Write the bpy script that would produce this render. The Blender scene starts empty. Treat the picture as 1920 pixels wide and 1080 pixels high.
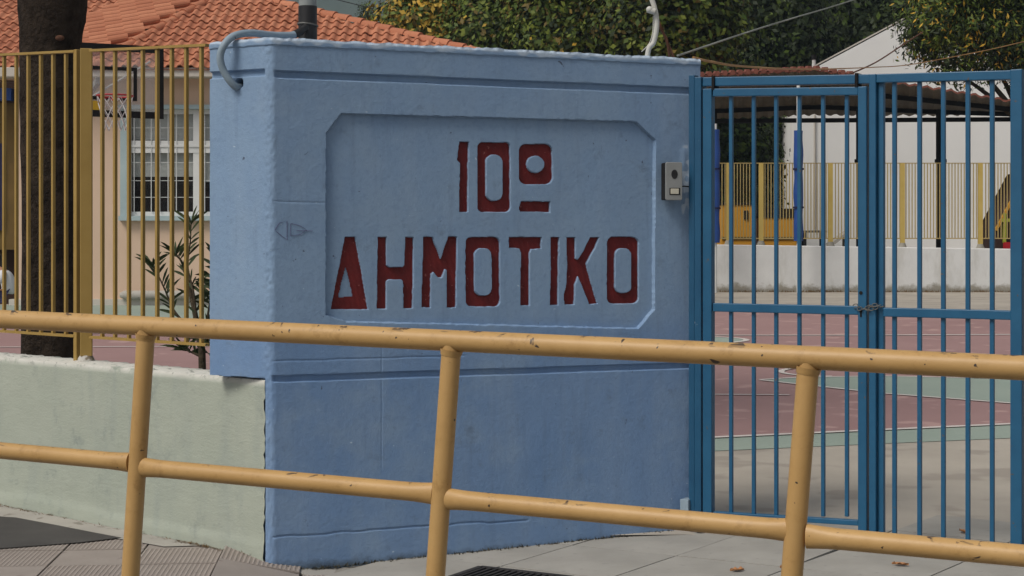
import bpy, bmesh, math, random
import numpy as np
from mathutils import Vector, Matrix
random.seed(7); rng = np.random.default_rng(11)
S = bpy.context.scene
COL = S.collection

# ------------------------------------------------------------------ camera
F = 3072.0; EYE = 1.54; HOR = 457.0
cd = bpy.data.cameras.new("camera"); cam = bpy.data.objects.new("camera", cd); COL.objects.link(cam)
cam.location = (0, 0, EYE); cam.rotation_euler = (math.radians(90), 0, 0)
cd.sensor_width = 36.0; cd.lens = 36.0 * F / 1920.0; cd.shift_y = -(540 - HOR) / 1920.0
cd.clip_start = 0.1; cd.clip_end = 3000
S.camera = cam
# ------------------------------------------------------------------ light
SUN_EL, SUN_AZ = 50.0, 230.0      # azimuth clockwise from +Y: behind the viewer's left shoulder
w = bpy.data.worlds.new("World"); S.world = w; w.use_nodes = True
nt = w.node_tree; nt.nodes.clear()
sky = nt.nodes.new("ShaderNodeTexSky"); sky.sky_type = 'NISHITA'; sky.sun_disc = False
sky.sun_elevation = math.radians(SUN_EL); sky.sun_rotation = math.radians(SUN_AZ)
sky.air_density = 1.0; sky.dust_density = 3.0; sky.ozone_density = 1.0
hs = nt.nodes.new("ShaderNodeHueSaturation"); hs.inputs['Saturation'].default_value = 0.28
bg = nt.nodes.new("ShaderNodeBackground"); bg.inputs[1].default_value = 0.070
wo = nt.nodes.new("ShaderNodeOutputWorld")
nt.links.new(sky.outputs[0], hs.inputs['Color']); nt.links.new(hs.outputs[0], bg.inputs[0]); nt.links.new(bg.outputs[0], wo.inputs[0])
sd = bpy.data.lights.new("sun", 'SUN'); sd.energy = 1.65; sd.angle = math.radians(22); sd.color = (1.0, 0.94, 0.85)
so = bpy.data.objects.new("sun", sd); COL.objects.link(so)
ez, az = math.radians(SUN_EL), math.radians(SUN_AZ)
sdir = Vector((math.sin(az) * math.cos(ez), math.cos(az) * math.cos(ez), math.sin(ez)))
so.rotation_euler = sdir.to_track_quat('Z', 'Y').to_euler(); so.location = (-10, -10, 20)
S.view_settings.view_transform = 'Standard'; S.view_settings.look = 'None'
S.view_settings.exposure = 0.45; S.view_settings.gamma = 1.0; S.view_settings.use_curve_mapping = False

# ------------------------------------------------------------------ helpers
def P(px, py, Y): return Vector(((px - 960) * Y / F, Y, EYE + (HOR - py) * Y / F))
def proj(p): return (960 + F * p[0] / p[1], HOR - F * (p[2] - EYE) / p[1])
def zg(Y):
    if Y < 10.5: return 0.0
    if Y < 26: return (Y - 10.5) * 0.42 / 15.5
    return 0.42
def G(px, py):                       # where the line of sight meets the ground
    lo, hi = 3.0, 400.0
    for _ in range(50):
        m = (lo + hi) / 2
        y = HOR + F * (EYE - zg(m)) / m
        if y > py: lo = m
        else: hi = m
    return Vector(((px - 960) * lo / F, lo, zg(lo)))
def online(px, a, b):                # where the vertical plane of a sight line cuts plan line a-b
    k = (px - 960) / F
    t = (k * a[1] - a[0]) / ((b[0] - a[0]) - k * (b[1] - a[1]))
    return Vector((a[0] + (b[0] - a[0]) * t, a[1] + (b[1] - a[1]) * t, 0))

def zp(x, y):                        # the street paving falls towards the left corner of the pillar
    if x < -1.28: v = 0.0
    elif x < -1.02: v = -.066 * (x + 1.28) / .26
    else: v = min(-.066 + .027 * (x + 1.02), 0.0)
    return v * min(max((y - 6.1) / 1.1, 0), 1)
def tilt(c, rz, dz=0.0):
    e = .1; X = Vector((2 * e, 0, zp(c.x + e, c.y) - zp(c.x - e, c.y))).normalized(); Y = Vector((0, 2 * e, zp(c.x, c.y + e) - zp(c.x, c.y - e))).normalized()
    Z = X.cross(Y).normalized(); Y = Z.cross(X)
    return Matrix.Translation((c.x, c.y, zp(c.x, c.y) + dz)) @ Matrix((X, Y, Z)).transposed().to_4x4() @ Matrix.Rotation(rz, 4, 'Z')
ROOT = {}
def tag(o, label=None, cat=None, group=None, kind=None):
    if label: o["label"] = label
    if cat: o["category"] = cat
    if group: o["group"] = group
    if kind: o["kind"] = kind
    return o
def thing(name, loc, label, cat, group=None):
    o = bpy.data.objects.new(name, None); COL.objects.link(o); o.location = loc; o.empty_display_size = 0.1
    ROOT[o] = Vector(loc); return tag(o, label, cat, group)
def base_of(o): return ROOT.get(o, Vector((0, 0, 0)))
def inst(name, me, M, parent=None, kind=None):
    o = bpy.data.objects.new(name, me); COL.objects.link(o)
    b = base_of(parent) if parent else Vector((0, 0, 0))
    M = M.copy(); M.translation = M.translation - b
    if parent: o.parent = parent; ROOT[o] = b
    o.matrix_local = M
    if kind: o["kind"] = kind
    return o
def smoothmesh(me, ang=40):
    me.polygons.foreach_set("use_smooth", [True] * len(me.polygons))
    try: me.set_sharp_from_angle(angle=math.radians(ang))
    except Exception: pass

class MB:
    def __init__(s): s.v = []; s.f = []; s.mi = []
    def face(s, pts, mi=0):
        n = len(s.v); s.v += [tuple(p) for p in pts]; s.f.append(tuple(range(n, n + len(pts)))); s.mi.append(mi)
    def box(s, c, size, R=None, mi=0):
        c = Vector(c); n = len(s.v); hx, hy, hz = size[0] / 2, size[1] / 2, size[2] / 2
        for dz in (-hz, hz):
            for dx, dy in ((-hx, -hy), (hx, -hy), (hx, hy), (-hx, hy)):
                p = Vector((dx, dy, dz))
                if R is not None: p = R @ p
                s.v.append(tuple(c + p))
        for q in ((3, 2, 1, 0), (4, 5, 6, 7), (0, 1, 5, 4), (1, 2, 6, 5), (2, 3, 7, 6), (3, 0, 4, 7)):
            s.f.append(tuple(n + i for i in q)); s.mi.append(mi)
        return s
    def beam(s, a, b, wd, ht, up=(0, 0, 1), mi=0):   # bar from a to b, wd sideways, ht along up
        a, b = Vector(a), Vector(b); x = (b - a); L = x.length; x.normalize(); up = Vector(up)
        y = up.cross(x)
        if y.length < 1e-5: y = Vector((1, 0, 0)).cross(x)
        y.normalize(); z = x.cross(y)
        R = Matrix((x, y, z)).transposed()
        return s.box((a + b) / 2, (L, wd, ht), R, mi)
    def tube(s, pts, rad, seg=12, cap=True, mi=0, squash=None):
        pts = [Vector(p) for p in pts]; n = len(pts)
        if not hasattr(rad, '__len__'): rad = [rad] * n
        t0 = (pts[1] - pts[0]).normalized()
        ref = Vector((0, 0, 1)) if abs(t0.z) < 0.9 else Vector((1, 0, 0))
        rings = []
        for i, p in enumerate(pts):
            t = (pts[min(i + 1, n - 1)] - pts[max(i - 1, 0)]).normalized()
            x = ref.cross(t).normalized(); y = t.cross(x).normalized(); ref = y
            sx, sy = squash[i] if squash else (1, 1)
            k = len(s.v)
            for j in range(seg):
                a = 2 * math.pi * j / seg
                s.v.append(tuple(p + x * (math.cos(a) * rad[i] * sx) + y * (math.sin(a) * rad[i] * sy)))
            rings.append(k)
        for i in range(n - 1):
            for j in range(seg):
                a, b = rings[i], rings[i + 1]; j2 = (j + 1) % seg
                s.f.append((a + j, a + j2, b + j2, b + j)); s.mi.append(mi)
        if cap:
            s.f.append(tuple(rings[0] + j for j in reversed(range(seg)))); s.mi.append(mi)
            s.f.append(tuple(rings[-1] + j for j in range(seg))); s.mi.append(mi)
        return s
    def prism(s, poly, vec, mi=0):     # poly (3D points) extruded by vec, closed
        poly = [Vector(p) for p in poly]; vec = Vector(vec); n = len(s.v); k = len(poly)
        s.v += [tuple(p) for p in poly] + [tuple(p + vec) for p in poly]
        s.f.append(tuple(range(n + k - 1, n - 1, -1))); s.mi.append(mi)
        s.f.append(tuple(range(n + k, n + 2 * k))); s.mi.append(mi)
        for i in range(k):
            j = (i + 1) % k; s.f.append((n + i, n + j, n + k + j, n + k + i)); s.mi.append(mi)
        return s
    def sphere(s, c, r, mi=0, nu=12, nv=8):
        c = Vector(c); n = len(s.v); r = Vector(r) if hasattr(r, '__len__') else Vector((r, r, r))
        for i in range(nv + 1):
            th = math.pi * i / nv
            for j in range(nu):
                ph = 2 * math.pi * j / nu
                s.v.append((c.x + r.x * math.sin(th) * math.cos(ph), c.y + r.y * math.sin(th) * math.sin(ph), c.z + r.z * math.cos(th)))
        for i in range(nv):
            for j in range(nu):
                j2 = (j + 1) % nu
                s.f.append((n + i * nu + j, n + (i + 1) * nu + j, n + (i + 1) * nu + j2, n + i * nu + j2)); s.mi.append(mi)
        return s
    def mesh(s, name, mats, off=Vector((0, 0, 0)), smooth=None, fix=True):
        me = bpy.data.meshes.new(name)
        me.from_pydata([(p[0] - off[0], p[1] - off[1], p[2] - off[2]) for p in s.v], [], s.f)
        for m in (mats if isinstance(mats, (list, tuple)) else [mats]): me.materials.append(m)
        me.polygons.foreach_set("material_index", s.mi)
        if fix:
            bm = bmesh.new(); bm.from_mesh(me); bmesh.ops.recalc_face_normals(bm, faces=bm.faces); bm.to_mesh(me); bm.free()
        if smooth: smoothmesh(me, smooth)
        me.update(); return me
    def build(s, name, mats, parent=None, smooth=None, bevel=0, kind=None, fix=True):
        b = base_of(parent) if parent else Vector((0, 0, 0))
        me = s.mesh(name, mats, b, smooth, fix)
        o = bpy.data.objects.new(name, me); COL.objects.link(o)
        if parent: o.parent = parent; ROOT[o] = b
        if bevel:
            m = o.modifiers.new("bevel", 'BEVEL'); m.width = bevel; m.segments = 2; m.limit_method = 'ANGLE'; m.angle_limit = math.radians(40)
        if kind: o["kind"] = kind
        return o

# smooth value noise on numpy arrays
def vnoise(x, y, seed=0):
    r = np.random.default_rng(seed); T = r.random((256, 256))
    xi = np.floor(x).astype(int); yi = np.floor(y).astype(int); fx = x - xi; fy = y - yi
    fx = fx * fx * (3 - 2 * fx); fy = fy * fy * (3 - 2 * fy)
    a = T[xi % 256, yi % 256]; b = T[(xi + 1) % 256, yi % 256]; c = T[xi % 256, (yi + 1) % 256]; d = T[(xi + 1) % 256, (yi + 1) % 256]
    return (a * (1 - fx) + b * fx) * (1 - fy) + (c * (1 - fx) + d * fx) * fy * 1.0 - 0.5

# ------------------------------------------------------------------ materials
class NT:
    def __init__(s, name):
        s.m = bpy.data.materials.new(name); s.m.use_nodes = True; s.t = s.m.node_tree; s.t.nodes.clear()
        s.out = s.n("ShaderNodeOutputMaterial"); s.b = s.n("ShaderNodeBsdfPrincipled"); s.l(s.b.outputs[0], s.out.inputs[0])
        s.tc = s.n("ShaderNodeTexCoord").outputs['Object']
    def n(s, k, **kw):
        q = s.t.nodes.new(k)
        for a, b in kw.items(): setattr(q, a, b)
        return q
    def l(s, a, b): s.t.links.new(a, b)
    def noise(s, scale, detail=4, rough=0.55, stretch=None, dist=0):
        q = s.n("ShaderNodeTexNoise"); q.inputs['Scale'].default_value = scale; q.inputs['Detail'].default_value = detail
        q.inputs['Roughness'].default_value = rough; q.inputs['Distortion'].default_value = dist
        v = s.tc
        if stretch:
            mp = s.n("ShaderNodeMapping"); mp.inputs['Scale'].default_value = stretch; s.l(v, mp.inputs[0]); v = mp.outputs[0]
        s.l(v, q.inputs['Vector']); return q.outputs['Fac']
    def ramp(s, fac, lo, hi):
        q = s.n("ShaderNodeMapRange"); q.inputs[1].default_value = lo; q.inputs[2].default_value = hi; s.l(fac, q.inputs[0]); return q.outputs[0]
    def mix(s, fac, a, b):
        q = s.n("ShaderNodeMix"); q.data_type = 'RGBA'
        if isinstance(fac, (int, float)): q.inputs[0].default_value = fac
        else: s.l(fac, q.inputs[0])
        for i, c in ((6, a), (7, b)):
            if isinstance(c, (tuple, list)): q.inputs[i].default_value = (*c[:3], 1)
            else: s.l(c, q.inputs[i])
        return q.outputs[2]
    def math(s, op, a, b=0.0):
        q = s.n("ShaderNodeMath", operation=op)
        for i, c in ((0, a), (1, b)):
            if isinstance(c, (int, float)): q.inputs[i].default_value = c
            else: s.l(c, q.inputs[i])
        return q.outputs[0]
    def sepz(s):
        q = s.n("ShaderNodeSeparateXYZ"); s.l(s.tc, q.inputs[0]); return q.outputs
    def bump(s, h, strength=0.3, dist=0.01):
        q = s.n("ShaderNodeBump"); q.inputs['Strength'].default_value = strength; q.inputs['Distance'].default_value = dist
        s.l(h, q.inputs['Height']); s.l(q.outputs[0], s.b.inputs['Normal'])
    def done(s, col, rough=0.7, spec=0.3):
        if isinstance(col, (tuple, list)): s.b.inputs['Base Color'].default_value = (*col[:3], 1)
        else: s.l(col, s.b.inputs['Base Color'])
        if isinstance(rough, (int, float)): s.b.inputs['Roughness'].default_value = rough
        else: s.l(rough, s.b.inputs['Roughness'])
        s.b.inputs['Specular IOR Level'].default_value = spec
        return s.m

def surf(name, a, b, scale=4, rough=0.75, bump=0.25, bscale=60, bdist=0.004, spec=0.3, chip=None, chip_lo=0.66, chip_scale=30, speck=None):
    t = NT(name)
    c = t.mix(t.ramp(t.noise(scale, 6, 0.6), 0.3, 0.7), a, b)
    if speck: c = t.mix(t.ramp(t.noise(speck[0], 2), speck[1], speck[1] + .06), c, speck[2])
    if chip: c = t.mix(t.ramp(t.noise(chip_scale, 3, 0.6, dist=.4), chip_lo, chip_lo + 0.03), c, chip)
    t.bump(t.noise(bscale, 5, 0.65), bump, bdist)
    return t.done(c, rough, spec)

M = {}
# pillar paint: weathered blue masonry, red inside the carved letters (attribute 'red' is a signed distance)
t = NT("pillar_paint")
at = t.n("ShaderNodeAttribute", attribute_name="red"); at2 = t.n("ShaderNodeAttribute", attribute_name="paint")
big = t.noise(1.6, 5, 0.6); streak = t.noise(5, 5, 0.6, stretch=(1.6, 1.6, .22)); fine = t.noise(45, 4, .6)
c = t.mix(t.ramp(big, .3, .7), (.194, .294, .446), (.234, .338, .478))
zz_ = t.sepz()[2]
lowm = t.ramp(t.math('ADD', zz_, t.math('MULTIPLY', t.noise(3, 4), .06)), 1.20, 1.10)
c = t.mix(lowm, c, t.mix(t.ramp(t.noise(2.2, 5, .6), .3, .7), (.150, .252, .430), (.185, .285, .455)))
c = t.mix(t.math('MULTIPLY', t.ramp(t.noise(2.6, 6, .65), .5, .66), .5), c, (.245, .340, .462))
c = t.mix(t.math('MULTIPLY', t.ramp(streak, .47, .68), .28), c, (.262, .352, .472))
c = t.mix(t.math('MULTIPLY', t.ramp(t.noise(6, 5, .65, stretch=(2.2, 2.2, .18)), .56, .72), .3), c, (.125, .18, .27))
c = t.mix(t.math('MULTIPLY', t.ramp(fine, .5, .75), .32), c, (.13, .20, .33))
c = t.mix(t.math('MULTIPLY', t.ramp(t.noise(7, 7, .75), .58, .72), .5), c, (.12, .165, .225))
c = t.mix(t.math('MULTIPLY', t.ramp(t.math('ADD', zz_, t.math('MULTIPLY', t.noise(12, 6, .7), -.13)), -.075, -.12), .7), c, (.06, .07, .07))
c = t.mix(t.ramp(t.noise(26, 3, .5, dist=.5), .735, .76), c, (.085, .11, .16))
c = t.mix(t.ramp(t.noise(34, 3, .5, dist=.5, stretch=(1, 1, 1.3)), .745, .77), c, (.42, .52, .62))
c = t.mix(t.math('MULTIPLY', t.ramp(at2.outputs['Fac'], 0, 1), 1.0), c, (.43, .51, .60))
at3 = t.n('ShaderNodeAttribute', attribute_name='hole_shade')
c = t.mix(at3.outputs['Fac'], c, (.02, .018, .016))  # cavity shade of the conduit hole, put into the colour as near-black
red = t.mix(t.ramp(t.noise(14, 5), .3, .7), (.095, .008, .008), (.14, .012, .011))
c = t.mix(t.ramp(at.outputs['Fac'], -.001, .001), red, c)
t.bump(t.math('ADD', t.noise(150, 5, .75), t.math('MULTIPLY', t.noise(40, 4, .6), .5)), .5, .004)
M['pillar'] = t.done(c, .8, .25)
M['letter'] = surf("letter_red_paint", (.100, .008, .009), (.155, .013, .013), 14, .6, .35, 70, .004, .35, chip=(.30, .09, .08), chip_lo=.68, chip_scale=40)
# green low wall
t = NT("green_wall_paint")
c = t.mix(t.ramp(t.noise(2, 6, .6), .3, .7), (.34, .375, .315), (.39, .42, .355))
c = t.mix(t.math('MULTIPLY', t.ramp(t.noise(5, 5, .6, stretch=(1.5, 1.5, .3)), .5, .8), .6), c, (.27, .31, .29))
c = t.mix(t.math('MULTIPLY', t.ramp(t.noise(5, 7, .75), .56, .72), .6), c, (.20, .235, .225))
c = t.mix(t.ramp(t.noise(11, 6, .7), .68, .74), c, (.17, .20, .19))
z = t.sepz()[2]
topf = t.math('MULTIPLY', t.ramp(z, .838, .868), t.ramp(t.noise(9, 6, .7), .36, .46))
c = t.mix(topf, c, (.60, .59, .54))
c = t.mix(t.math('MULTIPLY', topf, t.ramp(t.noise(16, 5, .65), .56, .62)), c, (.27, .28, .25))
c = t.mix(t.ramp(t.noise(18, 4, .6, dist=.5), .72, .75), c, (.50, .53, .46))
t.bump(t.math('ADD', t.noise(90, 5, .7), t.math('MULTIPLY', t.noise(14, 5, .6, stretch=(1, 1, 3)), 1.0)), .4, .006)
M['green'] = t.done(c, .85, .2)
# railing paint
t = NT("railing_yellow_paint")
c = t.mix(t.ramp(t.noise(5, 5), .3, .7), (.44, .262, .095), (.505, .31, .12))
c = t.mix(t.math('MULTIPLY', t.ramp(t.noise(18, 6, .7), .5, .8), .45), c, (.36, .20, .06))
c = t.mix(t.ramp(t.noise(16, 3, .5, dist=.6, stretch=(.6, .6, 1.5)), .715, .73), c, (.06, .042, .03))
c = t.mix(t.ramp(t.noise(45, 2, .5), .73, .75), c, (.05, .035, .025))
t.bump(t.noise(60, 5, .6), .2, .003)
ge = t.n('ShaderNodeNewGeometry'); sx_ = t.n('ShaderNodeSeparateXYZ'); t.l(ge.outputs['True Normal'], sx_.inputs[0])
c = t.mix(t.math('MULTIPLY', t.ramp(sx_.outputs[2], .55, .9), t.ramp(t.noise(38, 4, .6, dist=.7, stretch=(.5, .5, 1)), .60, .63)), c, (.075, .05, .035))
c = t.mix(t.math('MULTIPLY', t.ramp(t.noise(9, 7, .8), .56, .70), .6), c, (.27, .15, .05))
M['rail'] = t.done(c, .45, .4)
M['fence'] = surf("fence_yellow_paint", (.30, .19, .045), (.36, .235, .065), 6, .5, .2, 80, .003, .4, chip=(.10, .055, .03), chip_lo=.72, chip_scale=26)
M['gate'] = surf("gate_blue_paint", (.008, .078, .165), (.013, .098, .195), 7, .42, .2, 70, .003, .45, chip=(.10, .075, .06), chip_lo=.70, chip_scale=26)
M['gatepost'] = surf("gate_post_blue_paint", (.006, .062, .135), (.011, .082, .165), 5, .42, .2, 60, .003, .45, chip=(.38, .45, .50), chip_lo=.735, chip_scale=14)
M['concrete'] = surf("pale_concrete", (.335, .30, .255), (.44, .395, .335), .9, .9, .4, 40, .006, .2, speck=(1.7, .57, (.31, .275, .235)))
M['strip'] = surf("concrete_strip", (.33, .31, .28), (.40, .375, .335), 3, .9, .4, 60, .005, .2, speck=(9, .62, (.24, .22, .19)))
M['slab'] = surf("paving_slab", (.275, .262, .235), (.37, .35, .315), 2.2, .88, .35, 80, .004, .2, speck=(14, .66, (.27, .26, .24)))
M['ribbed'] = surf("ribbed_paving_tile", (.305, .262, .235), (.35, .305, .275), 5, .88, .35, 80, .003, .2, speck=(12, .64, (.26, .22, .2)))
M['groove'] = surf('ribbed_tile_groove_dirt', (.25, .214, .193), (.285, .248, .222), 9, .95, .4, 80, .003, .1)
M['smooth'] = surf('smooth_paving_tile', (.27, .235, .212), (.315, .275, .248), 5, .88, .35, 80, .003, .2, speck=(12, .64, (.24, .2, .185)))
M['joint'] = surf("joint_dirt", (.22, .205, .18), (.28, .26, .23), 10, .95, .5, 60, .005, .1)
M['asphalt'] = surf("asphalt", (.062, .058, .056), (.085, .08, .076), 3, .92, .6, 160, .006, .2)
M['court'] = surf("court_red_coating", (.285, .175, .168), (.335, .21, .20), .5, .85, .2, 40, .003, .2, speck=(2.5, .6, (.40, .26, .24)))
M['courtgreen'] = surf("court_green_coating", (.255, .31, .265), (.30, .35, .30), .6, .85, .2, 40, .003, .2)
M['line'] = surf("court_line_paint", (.52, .47, .44), (.62, .57, .53), 2, .8, .2, 40, .002, .2)
t = NT("whitewashed_wall")
c = t.mix(t.ramp(t.noise(1.5, 6, .6), .3, .7), (.58, .58, .575), (.68, .68, .67))
c = t.mix(t.math('MULTIPLY', t.ramp(t.noise(2.2, 6, .7, stretch=(1, 1, .35)), .52, .70), .6), c, (.46, .45, .42))
zw = t.math('ADD', t.sepz()[2], t.math('MULTIPLY', t.noise(3.0, 6, .75), -.55))
c = t.mix(t.math('MULTIPLY', t.ramp(zw, .34, .22), .85), c, (.22, .20, .155))
t.bump(t.noise(25, 5, .7), .4, .01)
M['white'] = t.done(c, .9, .2)
M['whitehouse'] = surf("white_render", (.76, .75, .73), (.82, .81, .79), .5, .9, .15, 20, .004, .15)
M['peach'] = surf("peach_render", (.60, .44, .325), (.66, .49, .365), .7, .9, .2, 25, .005, .15)
M['fascia'] = surf("cream_fascia", (.50, .46, .41), (.56, .52, .46), 1, .8, .1, 20, .003)
M['frameblue'] = surf("pale_blue_trim", (.33, .42, .44), (.39, .48, .49), 3, .6, .1, 40, .002)
M['framewhite'] = surf("white_window_paint", (.62, .63, .62), (.70, .70, .68), 3, .5, .1, 40, .002)
M['blind'] = surf("grey_blind", (.44, .46, .44), (.50, .52, .50), 4, .9, .1, 40, .002)
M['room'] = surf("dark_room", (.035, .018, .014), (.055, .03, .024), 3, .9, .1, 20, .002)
t = NT("window_glass"); t.b.inputs['Transmission Weight'].default_value = .0; t.b.inputs['Alpha'].default_value = .08
M['glass'] = t.done((.10, .11, .11), .10, .4)
t = NT("acrylic_board"); t.b.inputs['Alpha'].default_value = .22
M['acrylic'] = t.done((.62, .60, .58), .35, .3)
# roof tile, hue varies from tile to tile
t = NT("terracotta_tile")
oi = t.n("ShaderNodeObjectInfo")
c = t.mix(oi.outputs['Random'], (.40, .150, .083), (.51, .215, .122))
c = t.mix(t.math('MULTIPLY', t.ramp(t.noise(7, 5, .7), .5, .75), .5), c, (.34, .12, .07))
t.bump(t.noise(60, 4), .25, .004)
M['tile'] = t.done(c, .85, .2)
M['ridge'] = surf("ridge_tile_clay", (.34, .13, .08), (.44, .18, .11), 3, .88, .3, 40, .004, .2)
M['bark'] = surf("tree_bark", (.020, .015, .012), (.062, .046, .035), 9, .95, 1.0, 20, .06, .1)
M['barkpale'] = surf("brown_bark", (.06, .045, .03), (.10, .08, .055), 6, .95, .7, 20, .03, .1)
M['black'] = surf("black_tape", (.012, .011, .012), (.022, .021, .022), 9, .45, .2, 50, .003, .4)
M['grey'] = surf("grey_pole_paint", (.22, .235, .225), (.28, .29, .28), 4, .6, .1, 40, .002)
M['hose'] = surf("grey_conduit", (.215, .285, .345), (.27, .34, .40), 12, .55, .15, 90, .002, .35, chip=(.10, .11, .13), chip_lo=.70, chip_scale=18)
M['pale'] = surf("pale_conduit", (.46, .45, .41), (.56, .55, .50), 9, .6, .15, 60, .002)
M['rust'] = surf("rusty_metal", (.07, .032, .02), (.15, .065, .035), 9, .85, .4, 60, .004)
M['cablegrey'] = surf("grey_cable", (.20, .21, .19), (.26, .27, .24), 9, .6, .1, 60, .001)
M['cableorange'] = surf("orange_cable", (.33, .17, .06), (.40, .22, .08), 9, .6, .1, 60, .001)
M['silver'] = surf("silver_plastic", (.22, .225, .22), (.27, .275, .27), 9, .4, .05, 90, .001, .5)
M['button'] = surf("pale_label_plastic", (.50, .47, .38), (.56, .52, .42), 9, .5, .05, 90, .001)  # plain pale cream plastic for the intercom button
M['steel'] = surf("dull_steel", (.07, .07, .065), (.13, .125, .115), 30, .45, .2, 90, .002, .5)
M['iron'] = surf("dark_iron", (.022, .020, .020), (.045, .04, .038), 20, .8, .5, 60, .004)
M['bluepad'] = surf("blue_vinyl", (.010, .050, .22), (.016, .066, .27), 5, .5, .1, 40, .003, .4)
M['orange'] = surf("orange_panel", (.50, .235, .018), (.57, .28, .028), 3, .6, .1, 40, .002)
M['dark'] = surf("dark_metal", (.006, .0055, .006), (.013, .012, .012), 4, .9, .2, 40, .003)
M['underside'] = surf("shelter_underside", (.12, .098, .072), (.17, .14, .10), 2, .85, .2, 20, .004)
M['rustroof'] = surf("rusty_red_roofing", (.16, .055, .04), (.24, .085, .06), 3, .85, .4, 20, .01)
M['creambar'] = surf("cream_fence_paint", (.34, .255, .10), (.40, .305, .13), 4, .6, .1, 40, .002)
M['creampost'] = surf("yellow_fence_post_paint", (.46, .33, .085), (.53, .39, .12), 4, .6, .1, 40, .002)
M['lime'] = surf("lime_green_plastic", (.30, .33, .03), (.36, .39, .05), 4, .5, .1, 40, .002)
M['redplastic'] = surf("red_plastic", (.40, .012, .02), (.46, .02, .03), 4, .5, .1, 40, .002)
M['brown'] = surf("brown_boards", (.11, .068, .016), (.15, .092, .025), 3, .7, .2, 30, .003)
M['navy'] = surf("navy_cloth", (.010, .012, .05), (.016, .018, .07), 8, .8, .2, 40, .002)
M['shirt'] = surf("white_cloth", (.55, .55, .57), (.63, .63, .64), 8, .9, .3, 40, .003)
M['skin'] = surf("skin", (.32, .16, .10), (.36, .19, .12), 8, .55, .1, 60, .001)
M['hair'] = surf("dark_hair", (.012, .01, .012), (.02, .017, .018), 12, .6, .3, 90, .002)
M['rimred'] = surf("red_rim_paint", (.36, .03, .035), (.42, .04, .045), 8, .5, .1, 60, .001)
M['net'] = surf("white_net_cord", (.50, .48, .47), (.58, .56, .55), 8, .9, .1, 60, .001)
M['yellowpad'] = surf("yellow_pad", (.52, .33, .02), (.58, .38, .03), 8, .6, .1, 60, .001)
M['leafdry'] = surf("dry_leaf", (.34, .15, .06), (.40, .20, .09), 20, .8, .2, 60, .002)
M['weed'] = surf("dry_weed", (.12, .075, .035), (.17, .105, .05), 20, .9, .2, 60, .002)
M['mossdirt'] = surf('dark_moss_dirt', (.035, .035, .026), (.07, .065, .05), 20, .95, .2, 60, .002)
M['mortar'] = surf('flaking_mortar', (.42, .40, .36), (.52, .50, .46), 14, .9, .5, 60, .006, .1, speck=(20, .55, (.24, .2, .15)))
M['pen'] = surf("purple_pen", (.09, .075, .17), (.12, .10, .20), 20, .9, .05, 60, .001)
M['hill'] = surf("scrub_hillside", (.05, .07, .055), (.085, .105, .075), .02, .95, .3, .3, .5, .1)
M['wildground'] = surf("yard_ground", (.28, .25, .21), (.34, .31, .26), .4, .95, .4, 20, .01, .1)
def leafmat(name, a, b):
    t = NT(name)
    c = t.mix(t.ramp(t.noise(2.2, 3, .6), .3, .7), a, b)
    c = t.mix(t.math('MULTIPLY', t.ramp(t.noise(.55, 3, .6), .48, .68), .6), c, tuple(x * y for x, y in zip(b, (1.7, 1.5, 1.2))))
    t.b.inputs['Subsurface Weight'].default_value = 0
    return t.done(c, .6, .25)
M['lf_green'] = leafmat("green_leaf", (.030, .058, .006), (.056, .088, .009))
M['lf_light'] = leafmat("light_green_leaf", (.082, .112, .014), (.12, .15, .018))
M['lf_yellow'] = leafmat("yellow_leaf", (.32, .21, .025), (.42, .27, .035))
M['lf_dark'] = leafmat("dark_green_leaf", (.011, .020, .006), (.021, .034, .009))
M['lf_olean'] = leafmat("oleander_leaf", (.035, .052, .022), (.055, .075, .03))
M['lf_brown'] = leafmat("brownish_leaf", (.085, .062, .012), (.12, .09, .018))
# ------------------------------------------------------------------ ground
KA, KD = Vector((-1.62, 4.78, 0)), Vector((.902, -.43, 0)).normalized()      # kerb line, parallel to the railing
KN = Vector((KD.y, -KD.x, 0))                                                # towards the road
def sheet(name, pts, mat, dz, parent=None, kind=None, fall=False):
    bm = bmesh.new(); vs = [bm.verts.new((p[0], p[1], 0)) for p in pts]; bm.faces.new(vs)
    for yy in (10.5, 26):
        bmesh.ops.bisect_plane(bm, geom=bm.verts[:] + bm.edges[:] + bm.faces[:], plane_co=(0, yy, 0), plane_no=(0, 1, 0))
    if fall:
        for co, no in ((-1.28, (1, 0, 0)), (-1.02, (1, 0, 0)), (1.42, (1, 0, 0))): bmesh.ops.bisect_plane(bm, geom=bm.verts[:] + bm.edges[:] + bm.faces[:], plane_co=(co, 0, 0), plane_no=no)
        for yy in (6.1, 6.5, 7.2): bmesh.ops.bisect_plane(bm, geom=bm.verts[:] + bm.edges[:] + bm.faces[:], plane_co=(0, yy, 0), plane_no=(0, 1, 0))
    for v in bm.verts: v.co.z = zg(v.co.y) + dz + (zp(v.co.x, v.co.y) if fall else 0)
    bmesh.ops.recalc_face_normals(bm, faces=bm.faces)
    if sum(f.normal.z for f in bm.faces) < 0: bmesh.ops.reverse_faces(bm, faces=bm.faces)
    me = bpy.data.meshes.new(name); bm.to_mesh(me); bm.free(); me.materials.append(mat)
    o = bpy.data.objects.new(name, me); COL.objects.link(o)
    if parent: o.parent = parent
    if kind: o["kind"] = kind
    return o
kl, kr = KA - KD * 80, KA + KD * 80
ground = sheet("ground", [kl, kr, (300, -33, 0), (900, 1090, 0), (-900, 1090, 0), (-300, 36, 0)], M['wildground'], -.11, kind="structure")
rd = MB(); rd.face([kl + KN * .15 + Vector((0, 0, -.13)), kr + KN * .15 + Vector((0, 0, -.13)), kr + KN * 30 + Vector((0, 0, -.13)), kl + KN * 30 + Vector((0, 0, -.13))])
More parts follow.
